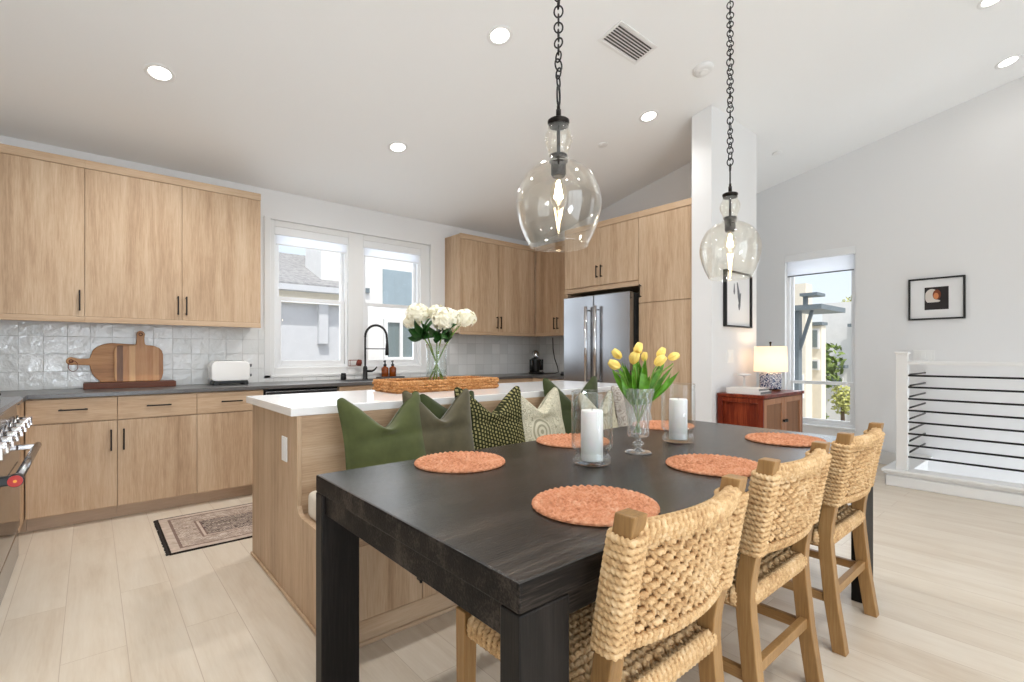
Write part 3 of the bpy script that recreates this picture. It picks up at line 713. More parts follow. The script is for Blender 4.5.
# ================================================================== DINING TABLE
TX0, TX1, TY0, TY1 = .594, 2.90, .672, 1.745
t = thing('dining_table', 'black-stained rectangular wooden dining table with thick top', 'dining table', ((TX0+TX1)/2, (TY0+TY1)/2, 0))
MB().box(TX0, TX1, TY0, TY1, .70, .76).build('tabletop', M['tablex'], t, bevel=.006)
m = MB(); m.box(TX0+.012, TX0+.04, TY0+.06, TY1-.06, .632, .699); m.box(TX1-.04, TX1-.012, TY0+.06, TY1-.06, .632, .699)
m.box(TX0+.14, TX1-.14, TY0+.035, TY0+.06, .63, .699); m.box(TX0+.14, TX1-.14, TY1-.06, TY1-.035, .63, .699)
m.build('apron', M['tablex'], t, bevel=.002)
for x0 in (TX0, TX1-.135):
    for y0 in (TY0, TY1-.058): MB().box(x0, x0+.135, y0, y0+.058, 0, .6995).build('leg', M['tablez'], t, bevel=.004)

# ================================================================== DINING CHAIRS
def make_chair(cx, label):
    """front legs towards +y (under the table); woven back leans towards -y"""
    t = thing('dining_chair', label, 'chair', (cx, .85, 0), 'woven dining chairs along the near side of the table')
    W = .24; pw = .022; pd = .024
    K = [(0,.62),(.2,.65),(.38,.668),(.44,.672),(.5,.668),(.7,.634),(.87,.602)]
    def py(z):
        for (a, ya), (b, yb) in zip(K, K[1:]):
            if z <= b: return ya + (yb-ya)*(z-a)/(b-a)
        return K[-1][1]
    for s in (-1, 1):
        poly = [(y+pd, z) for z, y in K] + [(y-pd, z) for z, y in K[::-1]]
        xa = cx + s*W; MB().prism(poly, lambda a, b, d: (d, a, b), min(xa, xa-s*2*pw), max(xa, xa-s*2*pw)).build('rear_leg', M['oakleg'], t, bevel=.003)
        y0, y1 = 1.135, 1.18
        MB().hexa([(xa-s*.037,y0+.006,0),(xa-s*.002,y0+.006,0),(xa-s*.002,y1-.004,0),(xa-s*.037,y1-.004,0),(xa-s*.044,y0,.468),(xa,y0,.468),(xa,y1,.468),(xa-s*.044,y1,.468)] if s < 0 else
                  [(xa-.037,y0+.006,0),(xa-.002,y0+.006,0),(xa-.002,y1-.004,0),(xa-.037,y1-.004,0),(xa-.044,y0,.468),(xa,y0,.468),(xa,y1,.468),(xa-.044,y1,.468)]).build('front_leg', M['oakleg'], t, bevel=.003)
        xm = xa - s*.021
        MB().box(xm-.011, xm+.011, py(.2)+.015, 1.14, .185, .22).build('side_stretcher', M['oaklegx'], t, bevel=.002)
        MB().box(xm-.013, xm+.013, py(.44)+.02, 1.135, .40, .445).build('seat_rail', M['oaklegx'], t, bevel=.002)
    MB().box(cx-W+.04, cx+W-.04, py(.22)-.012, py(.22)+.012, .205, .24).build('rear_stretcher', M['oakleg'], t, bevel=.002)
    # ---- woven seat
    m = MB(); sx0, sx1, sy0, sy1, zs = cx-W+.012, cx+W-.012, .672, 1.132, .452
    R = .0080; nx = 19; ny = 19
    xs = [sx0+.02+(sx1-sx0-.04)*i/(nx-1) for i in range(nx)]; ys = [sy0+.025+(sy1-sy0-.045)*j/(ny-1) for j in range(ny)]
    for j, y in enumerate(ys):
        pts = [(sx0-.006, y, zs-.04), (sx0-.012, y, zs-.015), (sx0-.004, y, zs+.006)]
        for i in range(nx*2-1):
            x = xs[0]+(xs[-1]-xs[0])*i/(nx*2-2); pts.append((x, y, zs+.004+.0075*math.cos(PI*(i/2+j))))
        pts += [(sx1+.004, y, zs+.006), (sx1+.012, y, zs-.015), (sx1+.006, y, zs-.04)]
        m.rope(pts, R, .0125, 8, .0033, amp=.27)
    for i, x in enumerate(xs):
        pts = [(x, sy0-.004, zs-.045), (x, sy0-.014, zs-.02), (x, sy0-.004, zs+.006)]
        for j in range(ny*2-1):
            y = ys[0]+(ys[-1]-ys[0])*j/(ny*2-2); pts.append((x, y, zs+.004-.0075*math.cos(PI*(j/2+i))))
        pts += [(x, sy1+.004, zs+.006), (x, sy1+.012, zs-.015), (x, sy1+.006, zs-.045)]
        m.rope(pts, R, .0125, 8, .0033, amp=.27)
    for q in range(24):                      # dense wraps along the rear and front rails, and the sides
        x = sx0+.024+(sx1-sx0-.048)*q/23
        for yy, sg in ((sy0-.002, -1), (sy1+.002, 1)):
            m.rope([(x, yy-.018, zs+.004), (x, yy+sg*.004, zs+.013), (x, yy+sg*.017, zs+.002), (x+.003, yy+sg*.018, zs-.024), (x+.003, yy+sg*.006, zs-.042)], .0084, .012, 8, .0031, amp=.27)
    for q in range(20):
        y = sy0+.03+(sy1-sy0-.06)*q/19
        for xx, sg in ((sx0, -1), (sx1, 1)):
            m.rope([(xx-sg*.03, y, zs+.012), (xx, y, zs+.014), (xx+sg*.014, y, zs), (xx+sg*.014, y+.003, zs-.025), (xx+sg*.002, y+.003, zs-.042)], .0084, .012, 8, .0031, amp=.27)
    m.box(sx0+.01, sx1-.01, sy0+.01, sy1-.01, zs-.022, zs-.012)
    m.build('woven_seat', M['rope'], t)
    # ---- woven back between the posts
    m = MB(); zb0, zb1 = .585, .842; nr = 12; nc = 17
    xl, xr = cx-W+pw, cx+W-pw; bow = .04
    def by(x, z): q = (x-xl)/(xr-xl)*2-1; return py(z) - bow*(1-q*q)
    def bpt(x, z, off): return (x, by(x, z)-off, z)
    for k in range(nr):
        z = zb0+.03+(zb1-.03-zb0-.03)*k/(nr-1); pts = []
        for i in range(nc*4+1):
            x = xl+(xr-xl)*i/(nc*4); pts.append(bpt(x, z+.003*math.cos(PI*(i/4+k)), .011*math.cos(PI*(i/4+k))*min(1, min(i, nc*4-i)/4)))
        m.rope(pts, .0074, .0115, 8, .0029, amp=.27)
    for i in range(nc):
        x = xl+(xr-xl)*(i+.5)/nc; pts = []
        for k in range(nr*3+1):
            z = zb0+.01+(zb1-.015-zb0-.01)*k/(nr*3); kk = (z-zb0-.03)/((zb1-zb0-.06)/(nr-1)); pts.append(bpt(x, z, -.009*math.cos(PI*(i+.5+kk))))
        m.rope(pts, .0056, .0115, 8, .003, amp=.25)
    nt = 30
    for i in range(nt):                       # top roll and bottom binding
        x = xl+.005+(xr-xl-.01)*i/(nt-1)
        m.rope([bpt(x, zb1-.034, .013), bpt(x+.003, zb1-.014, .018), bpt(x+.004, zb1+.001, .011), bpt(x+.004, zb1+.003, -.007), bpt(x+.003, zb1-.014, -.018), bpt(x, zb1-.034, -.012)], .0078, .0115, 8, .0029, amp=.27)
        m.rope([bpt(x, zb0+.022, .013), bpt(x-.003, zb0+.006, .016), bpt(x-.003, zb0-.006, .006), bpt(x-.003, zb0-.006, -.007), bpt(x-.002, zb0+.006, -.016), bpt(x, zb0+.024, -.012)], .0076, .0115, 8, .0029, amp=.27)
    for s in (-1, 1):                         # cord wound round each post
        xc = cx+s*(W-pw); nw = 16
        for k in range(nw):
            z = zb0+.004+(.824-zb0-.006)*k/(nw-1); yc = py(z); a, b = pw+.005, pd+.005; loop = []
            for q in range(20):
                an = 2*PI*q/20; loop.append((xc+sq(math.cos(an), .5)*a, yc+sq(math.sin(an), .5)*b, z+.003*math.sin(an+.6)))
            m.rope(loop, .0083, .012, 8, .003, closed=True, amp=.26)
    m.build('woven_back', M['rope'], t)
    return t
ch = make_chair(1.02, 'woven rope dining chair nearest the camera beside the front table corner')
ch.location.y -= .025
dup(ch, (1.735, .852, 0), 'woven rope dining chair in the middle of the row of three')
dup(ch, (2.467, .858, 0), 'woven rope dining chair farthest along the table, near the stair railing')

# ================================================================== ON THE TABLE
def placemat(cx, cy, label, rot=0):
    m = MB(); R = .174; rings = 8; rw = R/rings; NU = 240; NV = 64
    def hh(r, th):
        k = min(rings-1, int(r/rw)); q = (r/rw-k); seg = max(5, int(2*PI*(k+.5)*rw/.022))
        prof = math.sin(PI*min(1, max(0, q)))**.6
        br = .5+.5*math.cos(seg*th + abs(2*q-1)*2.6)
        return .0045 + .0095*prof*(.25+.75*br)
    def top(u, v):
        th = 2*PI*u+rot; r = R*v*.999+.0005; wob = 1+.006*math.sin(34*2*PI*u) if v > .95 else 1
        return (cx+r*wob*math.cos(th), cy+r*wob*math.sin(th), .7605+hh(r, th)*(1 if v < .99 else .55))
    m.grid(top, NU, NV, cu=True)
    m.grid(lambda u, v: (cx+R*(1-.02*v)*math.cos(2*PI*u+rot), cy+R*(1-.02*v)*math.sin(2*PI*u+rot), .7665-.006*v), NU, 2, cu=True)
    m.f.append([]) if False else None
    o = m.build('placemat', M['raffia'], origin=(cx, cy, .76))
    return tag(o, label, 'placemat', 'woven placemats on the dining table')
placemat(1.082, 1.57, 'terracotta woven placemat in front of the moss green pillow', .3)
placemat(1.06, .885, 'terracotta woven placemat in front of the nearest woven chair', .9)
placemat(1.755, 1.6, 'terracotta woven placemat behind the front candle glass', 1.7)
placemat(1.775, .905, 'terracotta woven placemat in front of the middle woven chair', 2.2)
placemat(2.56, .95, 'terracotta woven placemat in front of the farthest woven chair', .1)
placemat(2.53, 1.6, 'terracotta woven placemat behind the second candle glass, by the grey wall end of the table', 2.9)

def hurricane(cx, cy, lab_g, lab_c):
    t = thing('hurricane_glass', lab_g, 'candle holder', (cx, cy, .76), 'glass hurricane candle holders')
    m = MB(); g = .0025
    m.lathe((cx, cy, .76), [(.001,.004),(.05,.004),(.068,.006),(.074,.014),(.0735,.026),(.064,.043),(.062,.05),(.068,.058),(.077,.066),(.078,.08),(.078,.275),(.0765,.278),(.075,.275),(.075,.08),(.074,.07),(.064,.061),(.058,.052),(.06,.044),(.066,.03),(.066,.02),(.05,.016),(.001,.016)], 48, False, False)
    m.build('glass_cylinder', M['hurr'], t)
    m = MB(); m.lathe((cx, cy, .76), [(.001,0),(.055,0),(.066,.0025),(.05,.0038),(.001,.0038)], 40, False, False); m.build('glass_foot', M['hurr'], t)
    t = thing('pillar_candle', lab_c, 'candle', (cx, cy, .777), 'white pillar candles')
    m = MB(); m.lathe((cx, cy, .7765), [(.001,0),(.041,0),(.042,.002),(.042,.185),(.039,.19),(.02,.188),(.001,.187)], 36, False, False); m.build('wax_body', M['candle'], t)
    MB().tube([(cx,cy,.963),(cx+.001,cy,.97),(cx+.003,cy,.976)], .0013, 6).build('wick', M['gap'], t)
hurricane(1.452, 1.225, 'clear glass hurricane holder nearer the camera, left of the tulips', 'white pillar candle inside the glass left of the tulips')
hurricane(2.125, 1.262, 'clear glass hurricane holder right of the tulips', 'white pillar candle inside the glass right of the tulips')

# tulip vase (cut crystal, footed)
VX, VY = 1.765, 1.235
t = thing('crystal_vase', 'footed cut-crystal vase holding yellow tulips on the dining table', 'vase', (VX, VY, .76))
def cut(prof, n=48, amp=.03, k=12):
    m = MB(); mm = len(prof)
    def fn(u, v):
        i = min(mm-1, int(round(v*(mm-1)))); r, z, a = prof[i]; th = 2*PI*u
        r *= 1 + a*amp*math.cos(k*th + z*90)
        return (VX+r*math.cos(th), VY+r*math.sin(th), .76+z)
    m.grid(fn, n*2, mm-1, cu=True, smooth=False); return m
cut([(.042,.072,0),(.044,.085,1),(.044,.11,1),(.045,.135,1),(.047,.16,1),(.05,.185,1),(.054,.21,1),(.059,.235,1),(.064,.26,1),(.067,.275,0),(.064,.276,0),(.056,.235,0),(.047,.185,0),(.042,.135,0),(.039,.09,0),(.001,.082,0)], 36, .05, 14).build('bowl', M['crystal'], t)
m = MB(); m.lathe((VX, VY, .76), [(.04,.0718),(.02,.066),(.011,.058),(.012,.052),(.024,.043),(.025,.037),(.012,.027),(.011,.02),(.02,.0135)], 20, True, True, smooth=False); m.build('stem', M['crystal'], t)
m = MB(); m.lathe((VX, VY, .76), [(.001,0),(.052,0),(.056,.003),(.052,.007),(.03,.010),(.02,.0135)], 24, False, True, smooth=False); m.build('foot', M['crystal'], t)
RX, RYv = .7593, -.6508          # photo-right direction on the floor plane, for spreading the bouquet naturally
def blade(m, base, tip, w, bend, side, n=12, cupd=.25):
    base = Vector(base); tip = Vector(tip); d = tip-base; sidev = Vector(side).normalized(); nrm = d.cross(sidev).normalized()
    def fn(u, v):
        c = base + d*u + nrm*(bend*math.sin(PI*u)) ; ww = w*(math.sin(PI*min(1, .12+.88*u))**.7)*(1-u**6)
        a = 2*v-1
        return c + sidev*(ww*a) - nrm*(cupd*ww*(a*a))
    m.grid(fn, n, 4)
def tulip(px, pz, depth, lab, tilt=(0,0), sz=1.0, leaves=1):
    bx = VX+RX*px+.6508*depth; byy = VY+RYv*px+.7593*depth; B = Vector((bx, byy, pz))
    foot = Vector((VX-RX*px*.12, VY-RYv*px*.12, .846)); rim = Vector((VX+RX*px*.42+.6508*depth*.4, VY+RYv*px*.42+.7593*depth*.4, 1.03))
    t = thing('tulip', lab, 'flower', tuple(foot), 'yellow tulips in the crystal vase')
    pts = [foot.lerp(rim, k/4) for k in range(4)] + [rim, rim.lerp(B, .45)+Vector((0,0,.012)), B+Vector((0,0,-.03*sz))]
    MB().tube(pts, .0032, 8).build('stem', M['stem'], t)
    ax = (B-rim); ax.z = abs(ax.z)+.05; ax += Vector((tilt[0], tilt[1], 0)); ax.normalize(); u0 = ax.orthogonal().normalized(); w0 = ax.cross(u0)
    m = MB(); L = .05*sz; sz *= .86
    for k in range(6):
        an = k*PI/3; r_ = .0165*sz if k % 2 else .0185*sz; e = u0*math.cos(an)+w0*math.sin(an); f = ax.cross(e)
        def fn(u, v, e=e, f=f, r_=r_):
            a = 2*v-1; wv = r_*1.15*math.sin(PI*min(1, .1+.83*u))**.8; rad = r_*(math.sin(PI*(.08+.66*u)))
            return B + ax*(L*(u-.45)) + e*(rad*math.cos(a*.9)) + f*(wv*a)
        m.grid(fn, 8, 5)
    m.build('blossom', M['tulip'], t)
    for q in range(leaves+1):
        s_ = random.uniform(-1, 1); ang = random.uniform(-.7, .7)
        m = MB(); tipx = px*random.uniform(.4, 1.0)+random.uniform(-.04, .04); dd = depth+random.uniform(-.05, .05); zz = pz-random.uniform(.0, .07)
        tip = (VX+RX*tipx+.6508*dd, VY+RYv*tipx+.7593*dd, zz); b0 = rim.lerp(foot, .35)
        blade(m, b0, tip, random.uniform(.015,.022), random.uniform(-.02, .03), (RX*math.cos(ang)+.65*math.sin(ang), RYv*math.cos(ang)+.76*math.sin(ang), .1))
        m.build('leaf', M['leaf'], t)
tulip(-.103, 1.135, -.02, 'yellow tulip hanging lowest at the left edge of the bouquet', (-.2,.2), 1.05, 3)
tulip(-.082, 1.178, .03, 'yellow tulip second from the left, standing high at the back', (-.1,.1), 1.0, 2)
tulip(-.028, 1.162, -.045, 'large yellow tulip at the front left of the bouquet', (0,-.1), 1.15, 3)
tulip(.002, 1.2, .01, 'topmost yellow tulip above the large front one', (.1,0), 1.05, 2)
tulip(.04, 1.166, .05, 'small half-hidden yellow tulip at the middle back', (0,0), .8, 3)
tulip(.082, 1.15, -.03, 'yellow tulip at the front right of the bouquet', (.1,-.1), 1.1, 3)
tulip(.102, 1.182, .02, 'yellow tulip rising behind the front right one', (.1,0), 1.0, 2)
tulip(.148, 1.168, .0, 'yellow tulip leaning out farthest right', (.3,-.3), .95, 2)

# ================================================================== PENDANT LAMPS
def pendant(cx, cy, dz, label):
    t = thing('pendant_lamp', label, 'pendant lamp', (cx, cy, 1.55+dz), 'glass pendant lamps above the dining table')
    c = (cx, cy, dz)
    prof = [(.036,1.982),(.038,1.966),(.047,1.948),(.05,1.93),(.045,1.906),(.0365,1.889),(.0355,1.87),(.039,1.858),(.055,1.846),(.085,1.832),(.113,1.808),(.133,1.776),(.145,1.742),(.149,1.71),(.147,1.68),(.14,1.648),(.129,1.615),(.116,1.585),(.106,1.566),(.104,1.56)]
    # smooth the profile
    def cr(P, n=3):
        out = []
        for i in range(len(P)-1):
            p0 = P[max(0,i-1)]; p1 = P[i]; p2 = P[i+1]; p3 = P[min(len(P)-1,i+2)]
            for k in range(n):
                s_ = k/n; out.append(tuple(.5*((2*p1[j])+(-p0[j]+p2[j])*s_+(2*p0[j]-5*p1[j]+4*p2[j]-p3[j])*s_*s_+(-p0[j]+3*p1[j]-3*p2[j]+p3[j])*s_**3) for j in (0,1)))
        return out + [P[-1]]
    pr = cr(prof); inner = [(r-.0032, z) for r, z in pr][::-1]
    m = MB(); m.lathe(c, pr + [(pr[-1][0]-.0016, pr[-1][1]-.002)] + inner, 64, False, False)
    n_ = len(m.v)//64; k0 = 2*len(pr)+1
    for i in range(64):
        a = i*k0; b = ((i+1) % 64)*k0; m.f.append((a+k0-1, b+k0-1, b, a)); m.sm.append(True)
    m.build('glass_shade', M['pend'], t)
    m = MB(); m.lathe(c, [(.01,2.006),(.014,2.002),(.034,1.999),(.038,1.996),(.038,1.988),(.035,1.986),(.035,1.978)], 32); m.build('top_cap', M['bronze'], t)
    m = MB(); m.cyl((cx,cy,2.01+dz), (cx,cy,2.035+dz), .009, 14); m.cyl((cx,cy,2.035+dz), (cx,cy,2.05+dz), .006, 12); m.build('loop_stem', M['bronze'], t)
    m = MB(); m.cyl((cx,cy,1.978+dz), (cx,cy,1.875+dz), .006, 12); m.build('inner_stem', M['bronze'], t)
    m = MB(); m.lathe(c, [(.012,1.880),(.031,1.876),(.0325,1.87),(.0325,1.852),(.027,1.85),(.026,1.848),(.026,1.808),(.02,1.8)], 28); m.build('socket', M['bronze'], t)
    m = MB(); m.lathe(c, [(.0125,1.799),(.014,1.79),(.026,1.765),(.03,1.742),(.028,1.72),(.018,1.698),(.006,1.688),(.0005,1.687)], 28, True, False); b = m.build('bulb', M['bulb'], t)
    m = MB()
    for q in range(8):
        a = 2*PI*q/8; m.cyl((cx+.005*math.cos(a), cy+.005*math.sin(a), 1.785+dz), (cx+.015*math.cos(a), cy+.015*math.sin(a), 1.725+dz), .0013, 6)
    m.build('filament', M['filament'], b)
    # chain of ring links up to the ceiling canopy
    m = MB(); z = 2.05+dz; top = ceil_z(cy)-.03; k = 0
    def link(zc, rr, hh, ang, tilt, w=.0032):
        pts = []
        for q in range(18):
            a = 2*PI*q/18; x = rr*math.cos(a); zz = hh*math.sin(a); y = x*math.sin(tilt)*.3
            pts.append((cx+x*math.cos(ang)-y*math.sin(ang), cy+x*math.sin(ang)+y*math.cos(ang), zc+zz))
        m.tube(pts, w, 8, closed=True)
    link(z+.034, .013, .036, .4, 0, .0036); z += .066
    rnd = random.Random(int(cx*100))
    while z < top-.03:
        hh = rnd.uniform(.0155,.021); link(z+hh-.003, rnd.uniform(.0135,.0165), hh, .45+(PI/2)*(k % 2)+rnd.uniform(-.5,.5), rnd.uniform(-1.5,1.5), .0029); z += 2*hh-.0095; k += 1
    link(z+.016, .0165, .022, .3, 0)
    m.build('chain', M['black'], t)
    m = MB(); zc = ceil_z(cy); m.lathe((cx, cy, 0), [(.012,zc-.05),(.04,zc-.046),(.062,zc-.03),(.064,zc+.0)], 32); m.build('ceiling_canopy', M['bronze'], t)
    return t
pendant(1.243, 1.2, 0.0, 'clear glass pendant on black chain above the near half of the table')
pendant(2.522, 1.2, .015, 'clear glass pendant on black chain in front of the white wall end')

# ================================================================== CEILING FIXTURES
nrm = Vector((0, -SL, -1)).normalized()     # downwards normal of the sloped ceiling
TX = Vector((1,0,0)); TY = nrm.cross(TX).normalized()
def onceil(x, y, d=0): return Vector((x, y, ceil_z(y))) + nrm*d
def disc(m, c, prof, n=36):
    """prof: (r, d) with d below the ceiling"""
    vs = []; k = len(prof)
    for i in range(n):
        a = 2*PI*i/n
        for r, d in prof: vs.append(c + TX*(r*math.cos(a)) + TY*(r*math.sin(a)) + nrm*d)
    m.add(vs, [(i*k+j, ((i+1)%n)*k+j, ((i+1)%n)*k+j+1, i*k+j+1) for i in range(n) for j in range(k-1)], True); return m
def downlight(x, y, label, power=60):
    t = thing('recessed_light', label, 'ceiling light', tuple(onceil(x, y)), 'round recessed ceiling lights')
    m = MB(); disc(m, onceil(x, y), [(.085,.0),(.085,.003),(.078,.006),(.062,.004),(.06,.001)]); m.build('trim_ring', M['trim'], t)
    m = MB(); disc(m, onceil(x, y), [(.061,.0015),(.001,.0015)]); m.build('lens', M['down'], t)
    L = bpy.data.lights.new('downlight_beam', 'SPOT'); L.energy = power; L.spot_size = math.radians(150); L.spot_blend = 1; L.shadow_soft_size = .06; L.color = (1, .98, .955)
    o = bpy.data.objects.new('downlight_beam', L); COL.objects.link(o); o.parent = t; o.location = nrm*.02
downlight(.336, 3.88, 'recessed ceiling light above the upper cabinets at the left')
downlight(2.04, 2.503, 'recessed ceiling light left of the near pendant chain')
downlight(2.035, 3.905, 'small-looking recessed ceiling light in front of the kitchen windows')
downlight(3.73, 2.50, 'recessed ceiling light just left of the white wall end', 20)
downlight(6.0, .43, 'recessed ceiling light near the right wall above the stair railing', 3)
downlight(4.86, .425, 'recessed ceiling light cut by the top edge of the photo at the right', 3)
t = thing('air_vent', 'white rectangular ceiling air vent with grey slats', 'air vent', tuple(onceil(2.85, 2.08)))
def cbox(m, cx, cy, x0, x1, y0, y1, d0, d1):
    P0 = onceil(cx, cy); f = lambda a, b, d: P0 + TX*a + TY*b + nrm*d
    return m.hexa([f(x0,y0,d1),f(x1,y0,d1),f(x1,y1,d1),f(x0,y1,d1),f(x0,y0,d0),f(x1,y0,d0),f(x1,y1,d0),f(x0,y1,d0)])
VXc, VYc = 2.86, 2.085; vw, vh = .215, .1
m = MB(); cbox(m, VXc, VYc, -vw, vw, -vh, -vh+.022, .0, .008); cbox(m, VXc, VYc, -vw, vw, vh-.022, vh, .0, .008); cbox(m, VXc, VYc, -vw, -vw+.022, -vh+.022, vh-.022, .0, .008); cbox(m, VXc, VYc, vw-.022, vw, -vh+.022, vh-.022, .0, .008)
m.build('frame', M['trim'], t, bevel=.002)
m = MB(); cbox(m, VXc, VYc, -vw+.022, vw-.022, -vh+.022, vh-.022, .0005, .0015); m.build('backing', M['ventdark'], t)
for k in range(8):
    m = MB(); y = -vh+.029+k*.0205; P0 = onceil(VXc, VYc); f = lambda a, b, d: P0 + TX*a + TY*b + nrm*d
    m.hexa([f(-vw+.023,y-.007,.002),f(vw-.023,y-.007,.002),f(vw-.023,y-.006,.002),f(-vw+.023,y-.006,.002),f(-vw+.023,y+.005,.0075),f(vw-.023,y+.005,.0075),f(vw-.023,y+.006,.0075),f(-vw+.023,y+.006,.0075)])
    m.build('slat', M['vinyl'], t)
t = thing('smoke_detector', 'round white smoke detector on the ceiling between vent and far pendant', 'smoke detector', tuple(onceil(3.6, 1.926)))
m = MB(); disc(m, onceil(3.6, 1.926), [(.075,.0),(.076,.012),(.068,.024),(.05,.03),(.03,.03),(.001,.03)]); m.build('base', M['trim'], t)
m = MB(); disc(m, onceil(3.6, 1.926), [(.034,.0295),(.032,.036),(.026,.038),(.001,.038)]); m.build('sensor_cap', M['whiteplastic'], t)
for x, y, lb in ((3.702, 2.988, 'small round white sprinkler cover on the ceiling above the refrigerator'), (5.6, 2.16, 'small round white sprinkler cover on the ceiling right of the white wall end')):
    m = MB(); disc(m, onceil(x, y), [(.045,.0),(.046,.005),(.04,.008),(.001,.008)]); tag(m.build('sprinkler_cover', M['trim']), lb, 'sprinkler cover', 'ceiling sprinkler covers')

# ================================================================== KITCHEN COUNTER ITEMS
CT = .9142
t = thing('faucet', 'tall black spring-neck kitchen faucet in front of the window', 'faucet', (2.19, 4.93, CT))
m = MB(); m.lathe((2.19,4.93,CT), [(.03,0),(.03,.006),(.024,.01),(.023,.12),(.019,.13),(.015,.14)], 24); m.build('base', M['black'], t)
m = MB(); fx, fy = 2.19, 4.93
arc = [(fx,fy,CT+.13),(fx,fy,1.36)] + [(fx+.108*(1-math.cos(a)), fy-.06*(1-math.cos(a))*.5, 1.36+.125*math.sin(a)) for a in [PI*k/14 for k in range(1,14)]] + [(fx+.216,fy-.06,1.36),(fx+.219,fy-.06,1.31)]
m.tube(arc, .0095, 12); m.build('neck', M['black'], t)
m = MB(); k = 0
dens = []
for a, b in zip(arc[1:], arc[2:]):
    A, B = Vector(a), Vector(b); q = max(1, int((B-A).length/.0025))
    for i in range(q): dens.append((A.lerp(B, i/q), (B-A).normalized()))
for i, (p, T) in enumerate(dens):
    if i % 3 == 0:
        u = T.cross(Vector((0,1,0))).normalized(); w = T.cross(u); m.tube([p+u*(.0125*math.cos(a))+w*(.0125*math.sin(a)) for a in [2*PI*q/10 for q in range(10)]], .0022, 5, closed=True)
m.build('spring_coil', M['bronze'], t)
m = MB(); m.tube([(fx+.219,fy-.06,1.31),(fx+.219,fy-.06,1.27),(fx+.219,fy-.06,1.2),(fx+.219,fy-.06,1.165)], [.011,.016,.02,.019], 16); m.build('spray_head', M['black'], t)
m = MB(); m.tube([(fx,fy,1.235),(fx+.2,fy-.056,1.235)], .005, 8); m.tube([(fx+.219+.02*math.cos(a),fy-.06+.02*math.sin(a),1.235) for a in [2*PI*q/14 for q in range(14)]], .0045, 6, closed=True); m.build('docking_arm', M['black'], t)
m = MB(); m.tube([(fx+.015,fy-.01,1.0),(fx+.06,fy-.03,1.0),(fx+.085,fy-.04,1.012),(fx+.11,fy-.05,1.045)], [.014,.013,.009,.007], 12); m.build('lever', M['black'], t)
t = thing('sink', 'undermount steel sink below the black faucet', 'sink', (2.19, 4.72, CT))
m = MB(); m.box(1.85, 2.55, 4.57, 4.86, CT, CT+.003); m.build('rim', M['steeld'], t)
m = MB(); m.box(1.87, 2.53, 4.585, 4.845, CT+.003, CT+.0035); m.build('basin', M['gap'], t)
t = thing('soap_tray', 'low dark tray under the two amber bottles', 'tray', (2.48, 4.93, CT))
m = MB(); m.box(2.34, 2.62, 4.885, 4.975, CT, CT+.008); m.box(2.335, 2.625, 4.88, 4.888, CT, CT+.022); m.box(2.335, 2.625, 4.972, 4.98, CT, CT+.022); m.box(2.335, 2.345, 4.888, 4.972, CT, CT+.022); m.box(2.615, 2.625, 4.888, 4.972, CT, CT+.022)
m.build('tray_body', M['counter'], t, bevel=.002)
for x, lb in ((2.415, 'amber soap bottle with black pump, the left one of the pair'), (2.505, 'amber soap bottle with black pump, the right one of the pair')):
    t = thing('soap_bottle', lb, 'bottle', (x, 4.93, CT+.008), 'amber soap bottles by the sink')
    m = MB(); m.lathe((x,4.93,CT+.0085), [(.001,0),(.036,0),(.038,.004),(.038,.1),(.034,.112),(.016,.12),(.015,.13)], 28, False); m.build('bottle_body', M['mirrorwarm'], t)
    m = MB(); m.lathe((x,4.93,CT+.0085), [(.017,.128),(.017,.146),(.008,.149),(.006,.175)], 20); m.build('collar', M['blackplastic'], t)
    m = MB(); m.tube([(x,4.93,CT+.18),(x,4.93,CT+.196)], .011, 14); m.tube([(x,4.93,CT+.19),(x-.02,4.91,CT+.19),(x-.028,4.902,CT+.182)], .005, 8); m.build('pump_head', M['blackplastic'], t)
t = thing('soap_dispenser', 'small black cylinder on the counter left of the faucet', 'container', (1.965, 4.95, CT))
m = MB(); m.lathe((1.965,4.95,CT), [(.001,0),(.026,0),(.028,.003),(.028,.05),(.026,.054)], 24, False); m.build('cup', M['blackplastic'], t)
m = MB(); m.lathe((1.965,4.95,CT), [(.024,.054),(.024,.066),(.02,.07),(.001,.07)], 24, True, False); m.build('lid', M['gap'], t)
t = thing('sponge_holder', 'small copper wire sponge holder on the window trim left of the faucet', 'sponge holder', (2.10, 5.03, 1.05))
m = MB(); m.tube([(2.055,5.035,1.055),(2.155,5.035,1.055),(2.155,5.035,1.115),(2.055,5.035,1.115)], .004, 8, closed=True); m.tube([(2.055,4.995,1.055),(2.155,4.995,1.055),(2.155,4.995,1.115),(2.055,4.995,1.115)], .004, 8, closed=True)
for x in (2.055, 2.155):
    for z in (1.055, 1.115): m.tube([(x,4.995,z),(x,5.0445,z)], .0035, 8)
m.build('wire_frame', M['mirrorwarm'], t)
m = MB(); m.tube([(2.15,5.01,1.06),(2.16,5.01,1.09),(2.165,5.01,1.12)], [.028,.03,.02], 12); m.build('brush', M['rust'], t)
